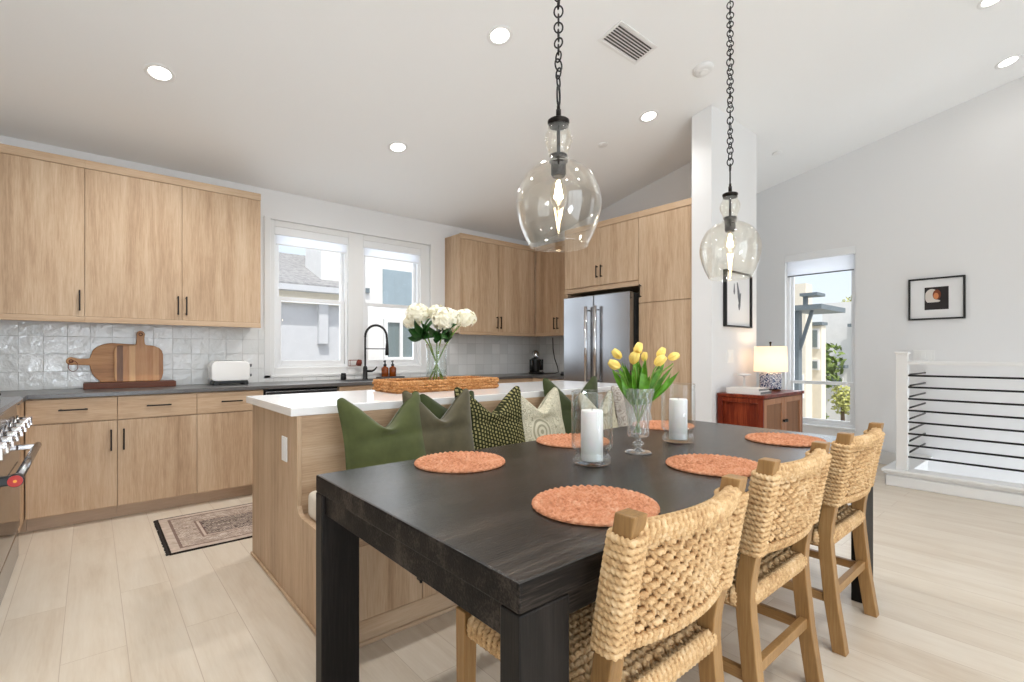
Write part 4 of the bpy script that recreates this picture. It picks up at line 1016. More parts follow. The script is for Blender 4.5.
# toaster
t = thing('toaster', 'white two-slot toaster on the grey counter', 'toaster', (.92, 4.86, CT))
def rbox(m, x0, x1, y0, y1, z0, z1, r, axis='y', n=6):
    pl = []
    for (cx, cz, a0) in ((x1-r, z0+r*.5, -90), (x1-r, z1-r, 0), (x0+r, z1-r, 90), (x0+r, z0+r*.5, 180)):
        rr = r if cz > (z0+z1)/2 else r*.5
        for k in range(n+1):
            a = math.radians(a0+90*k/n); pl.append((cx+ (r if rr == r else r)*math.cos(a), cz+rr*math.sin(a)))
    return m.prism(pl, lambda a, b, d: (a, d, b), y0, y1)
m = MB(); rbox(m, .768, 1.06, 4.77, 4.95, CT+.035, CT+.205, .045); m.build('shell', M['toaster'], t, bevel=.008)
m = MB(); m.box(.785, 1.045, 4.775, 4.945, CT+.012, CT+.036); m.build('base', M['blackplastic'], t, bevel=.004)
for x in (.80, 1.03): m = MB(); m.box(x-.018, x+.018, 4.768, 4.952, CT, CT+.026); m.build('foot', M['blackplastic'], t, bevel=.004)
m = MB(); m.box(.81, 1.02, 4.80, 4.832, CT+.204, CT+.207); m.build('slot', M['gap'], t); m = MB(); m.box(.81, 1.02, 4.888, 4.92, CT+.204, CT+.207); m.build('slot', M['gap'], t)
for z, n_ in ((CT+.165, 'lever'), (CT+.08, 'dial')): m = MB(); m.cyl((1.058, 4.82, z), (1.082, 4.82, z), .013, 16); m.build(n_, M['steeld'], t)
# cutting boards on their walnut stand
t = thing('board_stand', 'long dark walnut slab carrying the two cutting boards', 'board stand', (.24, 4.93, CT))
m = MB(); m.box(-.045, .53, 4.86, 5.035, CT, CT+.046); m.build('slab', M['darkwood'], t, bevel=.003)
m = MB(); m.box(-.03, .515, 4.93, 4.937, CT+.046, CT+.0465); m.build('groove', M['gap'], t)
def lean_board(name, poly, hole, yb, label, mat, tilt, thick=.018, ring=False):
    t = thing(name, label, 'cutting board', (poly[0][0], yb, CT+.0465), 'leaning cutting boards')
    z0 = CT+.0468; mp = lambda a, b, d: (a, yb + (b)*math.tan(tilt) + d, z0 + b)
    MB().prism(poly, mp, 0, thick).build('board', mat, t, bevel=.004)
    m = MB(); m.tube([Vector(mp(hole[0]+.011*math.cos(a), hole[1]+.011*math.sin(a), -.0015)) for a in [2*PI*k/16 for k in range(16)]], .0035, 8, closed=True); m.build('hole_rim', M['darkwood'], t)
    if ring:
        m = MB(); m.tube([Vector(mp(hole[0]+.012+.028*math.sin(a), hole[1]-.038+.04*math.cos(a), -.006)) for a in [2*PI*k/20 for k in range(20)]], .0022, 6, closed=True); m.build('hanging_loop', M['rust'], t)
# round board with handle to the left
pl = []
def arc(cx, cz, r, a0, a1, n=10, rz=None):
    rz = r if rz is None else rz; return [(cx+r*math.cos(math.radians(a0+(a1-a0)*k/n)), cz+rz*math.sin(math.radians(a0+(a1-a0)*k/n))) for k in range(n+1)]
pl = [(.05,0),(.40,0)] + arc(.37,.09,.08,-60,0,6) + arc(.37,.21,.08,0,90,8) + arc(.13,.19,.14,90,150,8,.115) + [(-.01,.185),(-.07,.182)] + arc(-.115,.165,.03,60,300,10) + [(-.07,.135),(-.01,.132)] + arc(.13,.12,.135,185,235,6)
lean_board('cutting_board', pl, (-.115,.165), 4.975, 'round-ended wooden cutting board with its handle pointing left', M['acacia'], .1, ring=True)
pl = [(.15,0),(.43,0)] + arc(.40,.03,.05,-30,0,3) + arc(.40,.23,.055,0,90,8) + [(.33,.287)] + arc(.345,.36,.012,20,20,1)[:1] + arc(.305,.385,.027,-10,190,10) + [(.275,.33),(.262,.287)] + arc(.165,.262,.024,90,180,5) + arc(.165,.03,.024,180,240,4)
pl = [(.155,0),(.425,0),(.44,.012),(.452,.06),(.452,.215),(.445,.245),(.425,.27),(.39,.284),(.345,.288),(.332,.3),(.328,.35),(.333,.375)] + arc(.305,.378,.028,0,180,8) + [(.279,.35),(.275,.3),(.262,.288),(.165,.286),(.145,.275),(.137,.25),(.137,.04),(.143,.012)]
lean_board('cutting_board', pl, (.305,.378), 4.945, 'striped acacia cutting board with a short handle on top', M['striped'], .09)
# coffee machine, cord, mug tree, small appliance in the corner
t = thing('coffee_machine', 'black capsule coffee machine with chrome top in the counter corner', 'coffee machine', (4.5, 4.75, CT))
cxm, cym = 4.5, 4.75
m = MB(); m.lathe((cxm,cym,CT), [(.001,0),(.10,0),(.105,.005),(.105,.022),(.09,.026)], 32, False, True); m.build('base', M['blackplastic'], t)
m = MB(); m.lathe((cxm,cym+.02,CT), [(.055,.026),(.058,.05),(.058,.2),(.05,.215)], 28); m.build('body', M['blackplastic'], t)
m = MB(); m.tube([(cxm-.045,cym-.05,CT+.215),(cxm-.02,cym-.02,CT+.25),(cxm+.0,cym+.02,CT+.27),(cxm+.02,cym+.05,CT+.25)], [.03,.05,.05,.03], 18); m.build('brew_head', M['chrome'], t)
for q, s in ((-.085, 1), (.085, -1)): m = MB(); m.lathe((cxm+q,cym,CT), [(.028,.026),(.03,.03),(.03,.19),(.028,.195)], 18); m.build('water_tank' if s > 0 else 'capsule_holder', M['darkglass'], t)
m = MB(); m.box(cxm-.03, cxm+.03, cym-.09, cym-.04, CT+.03, CT+.055); m.build('drip_tray', M['chrome'], t, bevel=.004)
m = MB(); m.tube([(4.838,4.78,1.405),(4.838,4.775,1.25),(4.832,4.74,1.12),(4.83,4.68,1.0),(4.825,4.66,.93),(4.78,4.68,.921),(4.7,4.72,.921),(4.615,4.74,.921)], .006, 8)
tag(m.build('power_cord', M['blackplastic']), 'black power cord hanging down the tile beside the coffee machine', 'cord')
t = thing('mug_rack', 'small black mug tree beside the refrigerator panel', 'mug rack', (4.62, 4.2, CT))
mx, my = 4.62, 4.2
m = MB(); m.lathe((mx,my,CT), [(.001,0),(.06,0),(.062,.004),(.055,.01)], 24, False, True); m.build('base', M['black'], t)
MB().cyl((mx,my,CT+.01), (mx,my,CT+.36), .007, 10).build('post', M['black'], t)
for k in range(4):
    a = .6+k*PI/2; z = CT+.2+.09*(k % 2); m = MB(); m.tube([(mx,my,z),(mx+.05*math.cos(a),my+.05*math.sin(a),z+.02),(mx+.065*math.cos(a),my+.065*math.sin(a),z+.04)], .004, 8); m.build('arm', M['black'], t)
t = thing('kitchen_scale', 'low black appliance on the counter at the foot of the mug tree', 'kitchen scale', (4.42, 4.1, CT))
m = MB(); m.box(4.36, 4.48, 4.0, 4.18, CT, CT+.03); m.build('base', M['blackplastic'], t, bevel=.006); m = MB(); m.box(4.365, 4.475, 4.005, 4.175, CT+.0305, CT+.05); m.build('platform', M['steeld'], t, bevel=.004)

# ================================================================== TRAY AND HYDRANGEAS ON THE ISLAND
IT = .9303
t = thing('woven_tray', 'long honey-coloured woven rattan tray on the white island counter', 'tray', (1.94, 2.99, IT))
def weave_wall(m, P0, P1, z0, z1, out, cols, rows, th=.006):
    """basket-weave wall from P0 to P1 with strand relief on the outward side"""
    P0 = Vector(P0); P1 = Vector(P1); out = Vector(out)
    for r in range(rows):
        z = z0 + (z1-z0)*(r+.5)/rows; pts = []
        for i in range(cols*2+1):
            p = P0.lerp(P1, i/(cols*2)); pts.append((p.x+out.x*.008*math.cos(PI*(i/2+r)), p.y+out.y*.008*math.cos(PI*(i/2+r)), z))
        m.rope(pts, (z1-z0)/rows*.5, .034, 8, .005, amp=.3)
    for c in range(cols+1):
        p = P0.lerp(P1, c/cols); m.tube([(p.x,p.y,z0),(p.x,p.y,z1)], .0035, 6)
m = MB(); x0, x1, y0, y1 = 1.455, 2.26, 2.80, 3.13; cs = [(x0,y0),(x1,y0),(x1,y1),(x0,y1)]
for k, (a, b, o_) in enumerate(((cs[0],cs[1],(0,-1,0)),(cs[1],cs[2],(1,0,0)),(cs[2],cs[3],(0,1,0)),(cs[3],cs[0],(-1,0,0)))):
    weave_wall(m, a+(0,), b+(0,), IT+.008, IT+.066, o_, 18 if k % 2 == 0 else 7, 3)
m.build('woven_sides', M['rattan'], t)
m = MB()
m.rope([(x0,y0,IT+.07),(x1,y0,IT+.07),(x1,y1,IT+.07),(x0,y1,IT+.07)], .009, .028, 8, .006, closed=True); m.build('rim', M['rattan'], t)
m = MB(); m.box(x0+.004, x1-.004, y0+.004, y1-.004, IT, IT+.008); m.build('tray_bottom', M['rattan'], t)
HX, HY, HZ = 1.865, 3.0, IT+.0085
t = thing('glass_vase', 'clear flared glass vase of white hydrangeas standing in the rattan tray', 'vase', (HX, HY, HZ))
m = MB(); pr = [(.001,0),(.05,0),(.058,.004),(.068,.03),(.074,.08),(.074,.14),(.07,.2),(.072,.26),(.08,.31),(.0785,.312),(.0685,.26),(.0665,.2),(.07,.14),(.07,.08),(.064,.032),(.054,.014),(.001,.012)]
m.lathe((HX,HY,HZ), pr, 48, False, False); m.build('vase_glass', M['vase'], t)
m = MB(); m.lathe((HX,HY,HZ), [(.001,.014),(.052,.016),(.062,.034),(.068,.08),(.068,.13),(.001,.13)], 40, False, False); m.build('water', M['water'], t)
def hydrangea(px, pz, d, r, lab, seed, leaves=2):
    rnd = random.Random(seed)
    c = Vector((HX+RX*px+.6508*d, HY+RYv*px+.7593*d, pz)); foot = Vector((HX-RX*px*.35, HY-RYv*px*.35, HZ+.02)); rim = Vector((HX+RX*px*.3+.65*d*.3, HY+RYv*px*.3+.76*d*.3, HZ+.3))
    t = thing('hydrangea', lab, 'flower', tuple(foot), 'white hydrangeas in the glass vase')
    MB().tube([foot, foot.lerp(rim,.5), rim, rim.lerp(c,.5)+Vector((0,0,.01)), c], .005, 8).build('stem', M['stem'], t)
    m = MB(); n = 120
    m.ball(c, r*.8, r*.8, r*.66, 16, 10)
    for i in range(n):
        z = 1-2*(i+.5)/n; a = i*2.39996; q = math.sqrt(1-z*z); N = Vector((q*math.cos(a), q*math.sin(a), z)); N = (N+Vector((rnd.uniform(-.25,.25),rnd.uniform(-.25,.25),rnd.uniform(-.25,.25)))).normalized()
        if z < -.75: continue
        p = c + Vector((N.x*r, N.y*r, N.z*r*.82))*rnd.uniform(.9,1.04); u = N.orthogonal().normalized(); u = Matrix.Rotation(rnd.uniform(0,6.28),3,N) @ u; w = N.cross(u); s_ = r*.2
        for k in range(4):
            e = u*math.cos(k*PI/2)+w*math.sin(k*PI/2); f = N.cross(e)
            m.add([p, p+e*s_*.6+f*s_*.5+N*s_*.2, p+e*s_*1.15+N*s_*.12, p+e*s_*.6-f*s_*.5+N*s_*.2], [(0,1,2,3)], False)
    m.build('flower_head', M['hyd'], t)
    for q in range(leaves+3):
        m = MB(); s_ = rnd.choice((-1,1)); lx = px*.7 + s_*rnd.uniform(.02,.12); ld = d + rnd.uniform(-.14,.0); b0 = rim.lerp(c,.35)
        tip = (HX+RX*lx+.65*ld, HY+RYv*lx+.76*ld, pz-rnd.uniform(.03,.15)); an = rnd.uniform(-.4,.4)
        blade(m, b0, tip, .046, rnd.uniform(.01,.04), (.65*math.cos(an), .76*math.cos(an), .8), 12, .15); m.build('leaf', M['leafd'], t)
hydrangea(-.135, 1.47, .0, .082, 'white hydrangea head at the left of the vase', 1, 2)
hydrangea(-.185, 1.41, .05, .06, 'small white hydrangea head peeking out lowest at far left', 2, 1)
hydrangea(.0, 1.475, .04, .07, 'white hydrangea head at the back centre of the vase', 3, 2)
hydrangea(.075, 1.42, -.05, .098, 'largest white hydrangea head at the front of the vase', 4, 3)
hydrangea(.2, 1.435, .03, .08, 'white hydrangea head at the right of the vase', 5, 2)

# ================================================================== CONSOLE, LAMP, BOOKS, ART
t = thing('console_cabinet', 'reddish-brown wooden console cabinet with two cane-look doors against the white wall', 'cabinet', (4.6, 1.9, 0))
CX0, CX1, CY0, CY1, CZ = 4.17, 5.03, 1.71, 2.098, .84
m = MB(); m.box(CX0-.008, CX1+.008, CY0-.012, CY1, CZ-.028, CZ); m.build('top', M['cherry'], t, bevel=.004)
m = MB(); m.box(CX0+.02, CX1-.02, CY0+.022, CY1-.004, .14, CZ-.029); m.build('carcass', M['cherry'], t)
m = MB(); m.box(CX0, CX0+.02, CY0, CY0+.045, .0, CZ-.029); m.box(CX0, CX0+.02, CY1-.045, CY1, 0, CZ-.029); m.box(CX0, CX0+.02, CY0+.045, CY1-.045, .14, .19); m.box(CX0, CX0+.02, CY0+.045, CY1-.045, CZ-.07, CZ-.029); m.build('side_frame', M['cherry'], t, bevel=.003)
m = MB(); m.box(CX1-.02, CX1, CY0, CY0+.045, .0, CZ-.029); m.box(CX1-.02, CX1, CY1-.045, CY1, 0, CZ-.029); m.box(CX1-.02, CX1, CY0+.045, CY1-.045, .14, .19); m.box(CX1-.02, CX1, CY0+.045, CY1-.045, CZ-.07, CZ-.029); m.build('side_frame', M['cherry'], t, bevel=.003)
for a, b, s in ((CX0+.022, (CX0+CX1)/2-.003, 1), ((CX0+CX1)/2+.003, CX1-.022, -1)):
    m = MB(); w = .05; ya, yb = CY0, CY0+.02
    m.box(a, a+w, ya, yb, .16, CZ-.035); m.box(b-w, b, ya, yb, .16, CZ-.035); m.box(a+w, b-w, ya, yb, .16, .21); m.box(a+w, b-w, ya, yb, CZ-.085, CZ-.035); d = m.build('door', M['cherrypale'], t, bevel=.003)
    m = MB(); m.box(a+w, b-w, ya+.008, ya+.014, .21, CZ-.085); m.build('door_panel', M['cane'], d)
    m = MB(); q = b-.02 if s > 0 else a+.02; m.cyl((q, CY0, .6), (q, CY0-.022, .6), .011, 14, .014); m.build('knob', M['black'], d)
t = thing('table_lamp', 'lit table lamp with white drum shade and blue-and-white patterned base', 'lamp', (4.79, 1.9, CZ))
LX, LY = 4.79, 1.9
m = MB(); m.lathe((LX,LY,CZ), [(.001,0),(.085,0),(.088,.006),(.08,.014),(.001,.016)], 32, False, False); m.build('foot', M['darkwood'], t)
m = MB(); m.lathe((LX,LY,CZ), [(.06,.016),(.09,.02),(.094,.03),(.094,.15),(.088,.165),(.03,.172),(.014,.175)], 36); m.build('body', M['porcelain'], t)
m = MB(); m.cyl((LX,LY,CZ+.17), (LX,LY,CZ+.235), .008, 10); m.cyl((LX,LY,CZ+.415), (LX,LY,CZ+.44), .006, 10); m.ball((LX,LY,CZ+.445), .011); m.build('harp_and_finial', M['bronze'], t)
m = MB(); m.lathe((LX,LY,CZ), [(.142,.178),(.135,.41),(.133,.41),(.14,.178)], 48, False, False); m.build('shade', M['shade'], t)
m = MB(); 
for a in (0, PI/2): m.cyl((LX-.134*math.cos(a),LY-.134*math.sin(a),CZ+.4), (LX+.134*math.cos(a),LY+.134*math.sin(a),CZ+.4), .002, 6)
m.cyl((LX,LY,CZ+.23), (LX,LY,CZ+.42), .004, 8); m.build('shade_spider', M['bronze'], t)
m = MB(); m.ball((LX,LY,CZ+.29), .028, .028, .036); m.build('bulb', M['filament'] if False else emit('warm_lamp_bulb', (255,214,160), 2), t)
L = bpy.data.lights.new('lamp_glow', 'POINT'); L.energy = 1.6; L.color = (1,.72,.45); L.shadow_soft_size = .04
o = bpy.data.objects.new('lamp_glow', L); COL.objects.link(o); o.parent = t; o.location = (0,0,.35)
bz = CZ
for (x0, x1, y0, y1, h, lb) in ((4.2, 4.43, 1.745, 2.03, .026, 'lower of the two pale books on the console cabinet'), (4.205, 4.42, 1.76, 2.035, .024, 'upper of the two pale books on the console cabinet')):
    t = thing('book', lb, 'book', ((x0+x1)/2, (y0+y1)/2, bz), 'pale books on the console')
    m = MB(); m.box(x0, x1, y0, y1, bz+.0004, bz+.003); m.box(x0, x1, y0, y1, bz+h-.003, bz+h); m.box(x0, x0+.003, y0, y1, bz+.003, bz+h-.003); m.build('cover', M['book'], t)
    m = MB(); m.box(x0+.004, x1-.004, y0+.004, y1-.004, bz+.0031, bz+h-.0031); m.build('pages', M['bookd'], t); bz += h
t = thing('cake_stand', 'small white pedestal stand on the console behind the books', 'stand', (4.46, 2.0, CZ))
m = MB(); m.lathe((4.52,2.02,CZ), [(.001,0),(.045,0),(.045,.004),(.01,.012),(.007,.03),(.007,.13),(.02,.14),(.058,.146),(.06,.16),(.057,.16),(.055,.15),(.001,.149)], 32, False, False); m.build('pedestal', M['whiteplastic'], t)
# framed print on the right wall
def panel_x(m, y0, y1, z0, z1, d0, d1): return m.box(X1-d1, X1-d0, y0, y1, z0, z1)
t = thing('framed_photo', 'black-framed small dark portrait photo with a wide white mat on the right wall', 'picture', (X1-.01, .971, 1.53))
a0, a1, b0, b1 = .752, 1.19, 1.527, 1.948; w = .016
m = MB(); panel_x(m, a0, a0+w, b0, b1, .001, .028); panel_x(m, a1-w, a1, b0, b1, .001, .028); panel_x(m, a0+w, a1-w, b0, b0+w, .001, .028); panel_x(m, a0+w, a1-w, b1-w, b1, .001, .028); m.build('frame', M['frame'], t, bevel=.001)
m = MB(); panel_x(m, a0+w, a1-w, b0+w, b1-w, .001, .012); m.build('mat', M['paper'], t)
m = MB(); panel_x(m, .876, 1.061, 1.626, 1.853, .012, .0135); pr_ = m.build('print', M['ink2'], t)
def blob(cy, cz, ry, rz, mat, name, d, yl=None, zl=None):
    m = MB(); n = 28; vs = []
    for i in range(n):
        a = 2*PI*i/n; yy = cy+ry*math.cos(a); zz = cz+rz*math.sin(a)
        if yl: yy = min(yl[1], max(yl[0], yy))
        if zl: zz = min(zl[1], max(zl[0], zz))
        vs.append((yy, zz))
    m.prism(vs, lambda a, b, q: (X1-q, a, b), d-.0003, d); m.build(name, mat, pr_)
blob(1.005, 1.76, .055, .075, M['pale'], 'pale_backdrop', .0140, (.96,1.056), (1.70,1.835))
blob(.966, 1.775, .032, .05, M['skin2'], 'hair', .0145)
blob(.972, 1.762, .02, .032, M['skin1'], 'face', .0150)
blob(.966, 1.712, .026, .012, M['pale'], 'collar', .0150)
# framed drawing on the partition wall
PW = 2.115
t = thing('framed_drawing', 'thin black-framed grey drawing on the white wall behind the far pendant', 'picture', (4.57, PW-.01, 1.42))
a0, a1, b0, b1 = 4.307, 4.832, 1.428, 1.94; w = .014
m = MB()
for q in ((a0,a0+w,b0,b1),(a1-w,a1,b0,b1),(a0+w,a1-w,b0,b0+w),(a0+w,a1-w,b1-w,b1)): m.box(q[0], q[1], PW-.034, PW-.001, q[2], q[3])
m.build('frame', M['frame'], t, bevel=.001)
m = MB(); m.box(a0+w, a1-w, PW-.012, PW-.001, b0+w, b1-w); pp = m.build('paper', M['paper'], t)
for (x, z, l, ww, sl) in ((4.56,1.75,.19,.03,.04),(4.63,1.67,.16,.022,-.03),(4.50,1.78,.1,.016,.0)):
    m = MB(); pl = [(x-ww*.3, z+l/2), (x+ww*.3, z+l/2), (x+ww+sl, z-l*.25), (x+ww*.4+sl, z-l/2), (x-ww*.4+sl, z-l/2), (x-ww+sl, z-l*.25)]
    m.prism(pl, lambda a, b, d: (a, d, b), PW-.0128, PW-.0121); m.build('ink_shape', M['ink'], pp)
def plate(name, label, x, y, z, face, w, h, n=1):
    t = thing(name, label, 'light switch', (x, y, z))
    m = MB(); k = MB()
    if face == 'x':
        m.box(x-.006, x-.0005, y-w/2, y+w/2, z-h/2, z+h/2)
        for i in range(n): c = y+(i-(n-1)/2)*.046; k.box(x-.009, x-.006, c-.016, c+.016, z-.033, z+.033)
    else:
        m.box(x-w/2, x+w/2, y-.006, y-.0005, z-h/2, z+h/2)
        for i in range(n): c = x+(i-(n-1)/2)*.046; k.box(c-.016, c+.016, y-.009, y-.006, z-.033, z+.033)
    m.build('plate', M['whiteplastic'], t, bevel=.0015); k.build('rocker', M['whiteplastic'], t, bevel=.001)
plate('light_switch', 'white double switch plate on the white wall below the framed drawing', 4.44, PW, 1.16, 'y', .12, .12, 2)
plate('light_switch', 'white double switch plate on the right wall just above the stair rail', X1, 1.07, 1.16, 'x', .165, .12, 3)
# ---- runner rug
rx0, rx1, ry0, ry1 = .345, 1.95, 3.485, 4.27
t = thing('runner_rug', 'faded grey persian-pattern runner with dark edges on the kitchen floor', 'rug', (1.1, 3.88, 0))
m = MB(); m.grid(lambda u, v: (rx0+.004+(rx1-rx0)*u, ry0+(ry1-ry0)*v, .0075+.0008*math.sin(u*23+v*5)), 40, 20)
m.box(rx0+.004, rx1+.004, ry0, ry1, .0005, .0065); m.build('woven_field', rug_mat(rx0, rx1, ry0, ry1), t)
m = MB(); rnd = random.Random(3)
for k in range(150):
    y = ry0+.004+(ry1-ry0-.008)*k/149; m.tube([(rx0+.006,y,.005),(rx0-.012+rnd.uniform(-.004,.004),y+rnd.uniform(-.004,.004),.0025)], .0022, 5)
m.build('fringe', plain('dark_fringe', (46,40,36), .95), t)['kind'] = 'stuff'

# ================================================================== OUTSIDE
GZ = -3.0
struct(MB().box(-60, 80, -60, 80, GZ-.2, GZ).build('ground', M['paving']))
# neighbour seen through the kitchen windows
t = thing('neighbor_house', 'white neighbouring house with grey tiled roof seen through the kitchen windows', 'building', (4, 9.5, GZ))
MB().box(-3, 3.35, 8.3, 12, GZ, 2.0).build('wall', M['greyst'], t)
m = MB(); m.box(-3.2, 3.36, 8.2, 8.3, 2.0, 2.18); m.build('fascia', M['cream'], t)
m = MB(); m.box(-3.2, 3.4, 8.02, 8.2, 2.18, 2.27); m.build('gutter', M['greyst'], t)
MB().hexa([(-3.2,8.05,2.27),(3.4,8.05,2.27),(3.4,10.2,3.12),(-3.2,10.2,3.12),(-3.2,8.05,2.3),(3.4,8.05,2.3),(3.4,10.2,3.16),(-3.2,10.2,3.16)]).build('roof', M['roof'], t)
MB().box(2.95, 3.5, 8.4, 9.2, 2.3, 3.7).build('parapet_tower', M['stucco'], t)
MB().box(2.85, 3.0, 8.2, 8.299, 1.35, 2.0).build('downpipe', M['greyst'], t)
t = thing('neighbor_annex', 'white stucco wing with blue-grey panels seen behind the faucet', 'building', (7, 9, GZ))
MB().box(3.55, 3.97, 8.2, 11, GZ, 4.6).build('wall', M['stucco'], t); MB().box(3.97, 9.5, 8.9, 11, GZ, 5.0).build('recessed_wall', M['stucco'], t)
MB().box(4.3, 4.98, 8.86, 8.899, 2.15, 2.83).build('blue_panel', M['bluegrey'], t)
MB().box(3.62, 3.7, 8.14, 8.199, 2.25, 2.33).build('wall_lamp', M['awning'], t)
m = MB(); fr2 = lambda x0,x1,z0,z1,w: (m.box(x0,x0+w,8.84,8.9,z0,z1), m.box(x1-w,x1,8.84,8.9,z0,z1), m.box(x0+w,x1-w,8.84,8.9,z0,z0+w), m.box(x0+w,x1-w,8.84,8.9,z1-w,z1), m.box((x0+x1)/2-.03,(x0+x1)/2+.03,8.84,8.9,z0+w,z1-w))
fr2(4.32, 5.05, 1.05, 1.87, .07); w_ = m.build('window', M['vinyl'], t)
m = MB(); m.box(4.39, 4.98, 8.88, 8.895, 1.12, 1.8); m.build('pane', M['outglass'], w_)
# view from the right wall window
t = thing('beige_building', 'beige apartment building at the left of the tall window view', 'building', (13, 4.6, GZ))
MB().box(12, 12.4, 4.02, 7, GZ, 2.75).build('tower', M['beige'], t); MB().box(13, 13.3, 4.02, 5.5, GZ, 1.85).build('wing', M['cream'], t)
MB().box(12.9, 13.3, 3.98, 4.25, 1.86, 1.93).build('wing_roof', M['awning'], t)
for z0, z1 in ((1.3,1.78),(.8,1.05)):
    m = MB(); m.box(12.95, 12.999, 4.06, 4.24, z0, z1); w_ = m.build('window', M['vinyl'], t); m = MB(); m.box(12.93, 12.949, 4.09, 4.21, z0+.04, z1-.04); m.build('pane', M['outglass'], w_)
m = MB(); m.box(11.95, 11.999, 4.05, 4.25, .2, .72); w_ = m.build('window', M['vinyl'], t); m = MB(); m.box(11.93, 11.949, 4.08, 4.22, .24, .68); m.build('pane', M['outglass'], w_)
t = thing('steel_awning', 'grey steel awning bracket outside the tall window', 'awning', (9, 3.2, 0))
MB().box(9.0, 9.15, 3.12, 3.21, -3, 1.9).build('post', M['awning'], t); MB().box(8.8, 10, 2.72, 3.26, 1.9, 1.98).build('canopy', M['awning'], t)
m = MB(); m.tube([(9.07, 3.13, 1.25), (9.07, 2.94, 1.9)], .035, 4, smooth=False); m.build('brace', M['awning'], t)
m = MB(); m.box(9.6, 9.68, 3.2, 3.26, 1.98, 2.2); m.box(9.5, 9.9, 3.0, 3.28, 2.2, 2.25); m.build('upper_canopy', M['awning'], t)
t = thing('white_apartment_block', 'large pale apartment block filling the right of the tall window view', 'building', (18, 3, GZ))
MB().box(15.6, 21, 2.2, 4.8, GZ, 2.6).build('block', M['stucco'], t); MB().box(15.5, 15.6, 2.2, 4.0, GZ, 2.3).build('front_wall', M['greyst'], t)
MB().box(15.2, 15.499, 4.15, 4.68, .8, .88).build('ledge', M['awning'], t); MB().box(15.2, 15.499, 3.6, 4.09, 1.9, 1.98).build('ledge', M['awning'], t)
m = MB(); m.box(15.55, 15.599, 4.3, 4.6, .28, .56); w_ = m.build('window', M['vinyl'], t); m = MB(); m.box(15.53, 15.549, 4.33, 4.57, .31, .53); m.build('pane', M['outglass'], w_)
m = MB(); m.box(15.45, 15.499, 3.75, 3.98, -.85, -.3); w_ = m.build('window', M['awning'], t); m = MB(); m.box(15.43, 15.449, 3.78, 3.95, -.82, -.33); m.build('pane', M['outglass'], w_)
def tree(x, y, top, r, mat, label, n=420, seed=1):
    rnd = random.Random(seed); t = thing('tree', label, 'tree', (x, y, GZ), 'trees outside the tall window')
    MB().tube([(x,y,GZ),(x+.04,y,(GZ+top)/2),(x,y+.03,top-r*.6)], [.09,.07,.03], 8).build('trunk', M['bark'], t)
    m = MB(); cz_ = top-r
    for i in range(n):
        v = Vector((rnd.gauss(0,1), rnd.gauss(0,1), rnd.gauss(0,1))).normalized()*r*rnd.uniform(.35,1); p = Vector((x,y,cz_))+Vector((v.x*.8,v.y*.8,v.z)); s_ = r*.13
        u = Vector((rnd.uniform(-1,1),rnd.uniform(-1,1),rnd.uniform(-1,1))).normalized(); w = u.orthogonal().normalized()
        m.add([p-u*s_, p+w*s_*.6, p+u*s_, p-w*s_*.6], [(0,1,2,3)])
    m.build('foliage', mat, t)
tree(14.3, 4.5, 1.65, .75, M['foliage'], 'green tree between the two buildings in the tall window', 500, 2)
tree(14.6, 4.02, .45, .42, M['foliagey'], 'yellow-green tree in front of the pale apartment block', 420, 3)
tree(13.6, 4.3, -.15, .35, M['foliage'], 'low green shrub-like tree at the bottom of the tall window', 380, 4)
tree(22.0, 5.75, 3.45, .5, M['foliagey'], 'tree top rising above the roof of the pale apartment block', 420, 5)

# ================================================================== LIGHT, WORLD, CAMERA
W = bpy.data.worlds.new('daylight_sky'); S.world = W; W.use_nodes = True; nt = W.node_tree; nt.nodes.clear()
sky = nt.nodes.new('ShaderNodeTexSky'); sky.sky_type = 'NISHITA'; sky.sun_disc = False; sky.sun_elevation = math.radians(52); sky.sun_rotation = math.radians(200); sky.air_density = 1.0; sky.dust_density = 2.5; sky.ozone_density = 1.0
bg = nt.nodes.new('ShaderNodeBackground'); bg.inputs[1].default_value = .15; wo = nt.nodes.new('ShaderNodeOutputWorld')
haze = nt.nodes.new('ShaderNodeMix'); haze.data_type = 'RGBA'; haze.inputs[0].default_value = .6; haze.inputs[7].default_value = (5.2,5.5,5.9,1); nt.links.new(sky.outputs[0], haze.inputs[6]); nt.links.new(haze.outputs[2], bg.inputs[0]); nt.links.new(bg.outputs[0], wo.inputs[0])
def light(name, kind, loc, rot, energy, **kw):
    L = bpy.data.lights.new(name, kind); L.energy = energy
    for k, v in kw.items(): setattr(L, k, v)
    o = bpy.data.objects.new(name, L); COL.objects.link(o); o.location = loc; o.rotation_euler = rot; return o
sd = Vector((.25, .52, -1.0)).normalized()                  # sun travels away from the camera, high up
o = light('sun', 'SUN', (0,-5,12), (0,0,0), 2.3, angle=math.radians(1.0), color=(1,.96,.9)); o.rotation_euler = sd.to_track_quat('-Z', 'Y').to_euler()
light('doorway_fill', 'AREA', ((FX0+FX1)/2, Y0+.02, FZ1/2), (math.radians(90), 0, .4), 70, shape='RECTANGLE', size=FX1-FX0, size_y=FZ1, color=(.8,.905,1.0))  # unseen lamp added in the invented doorway, turned toward the kitchen
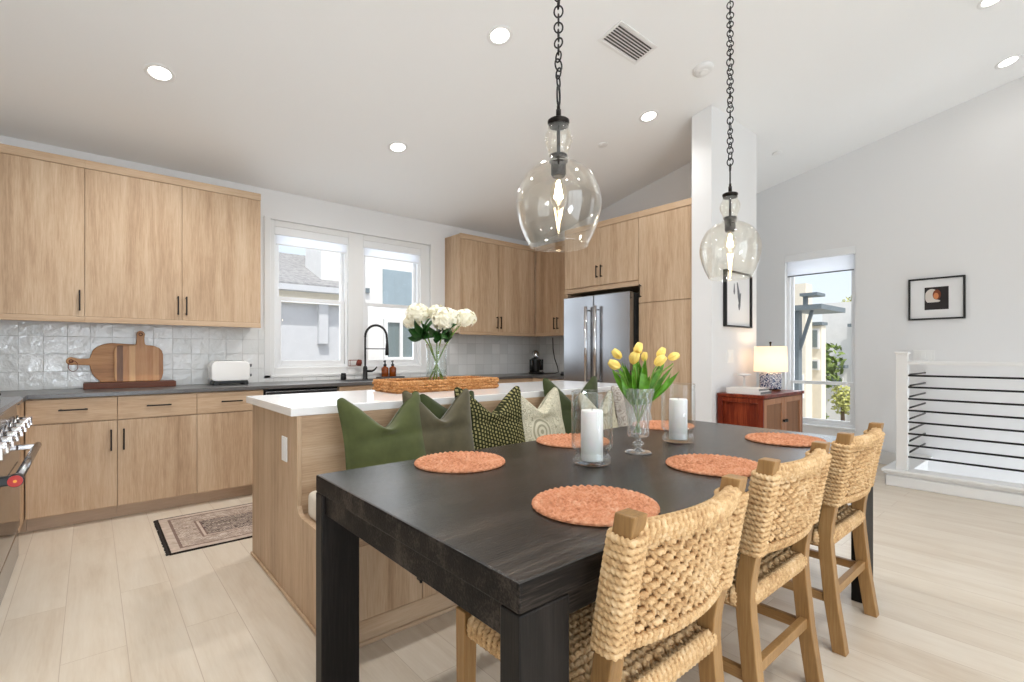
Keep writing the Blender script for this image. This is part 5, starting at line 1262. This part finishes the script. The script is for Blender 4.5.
for a, b in KW: light('kitchen_window_daylight', 'AREA', ((a+b)/2, Y1+.17, 1.72), (math.radians(90), 0, PI), 4, shape='RECTANGLE', size=.7, size_y=1.3, color=(.85,.93,1.0))
light('side_opening_fill', 'AREA', (X1+.02, -2.5, 1.65), (math.radians(90), 0, math.radians(90)), 10, shape='RECTANGLE', size=1.6, size_y=2.7, color=(.85,.93,1.0))  # unseen lamp in the added right-wall opening, brightening the kitchen
light('ceiling_fill', 'AREA', (.1, Y0-.25, .5), (math.radians(90+55), 0, .95), 66, shape='RECTANGLE', size=1.7, size_y=1.0, color=(.8,.905,1.0))  # added unseen lamp aimed upward to brighten the ceiling; no deck modelled
light('stairwell_fill', 'AREA', (6.02, -1.5, -.9), (math.radians(120), 0, 0), 34, shape='RECTANGLE', size=.75, size_y=1.2, color=(.9,.95,1.0))  # added unseen lamp lifting the dark stairwell wall
light('tall_window_daylight', 'AREA', (X1+.17, 2.02, 1.3), (math.radians(90), 0, math.radians(90)), 5, shape='RECTANGLE', size=.7, size_y=1.9, color=(.85,.93,1.0))
for x, y, e in ((.34, 2.5, 30), (2.04, .42, 30), (.34, -1.1, 75), (2.04, -1.1, 75)):      # added unseen spots on the ceiling grid, brightening camera-facing surfaces
    p = onceil(x, y, .02); light('unseen_fill_spot', 'SPOT', tuple(p), (0,0,0), e, spot_size=math.radians(150), spot_blend=1, shadow_soft_size=.08, color=(1,.98,.955))
cam = bpy.data.cameras.new('camera'); cam.sensor_width = 36; cam.lens = 491/1024*36; cam.shift_y = 13/1024; cam.clip_start = .02; cam.clip_end = 300
co = bpy.data.objects.new('camera', cam); COL.objects.link(co); co.location = (0,0,1.18); co.rotation_euler = (PI/2, 0, -math.atan2(.6508,.7593)); S.camera = co
S.view_settings.view_transform = 'Standard'; S.view_settings.look = 'None'; S.view_settings.gamma = 1; S.view_settings.use_curve_mapping = False; S.view_settings.exposure = .5
S.cycles.use_denoising = True; S.cycles.max_bounces = 12; S.cycles.diffuse_bounces = 6; S.cycles.transparent_max_bounces = 24; S.cycles.transmission_bounces = 12; S.cycles.sample_clamp_indirect = 6; S.cycles.caustics_reflective = False
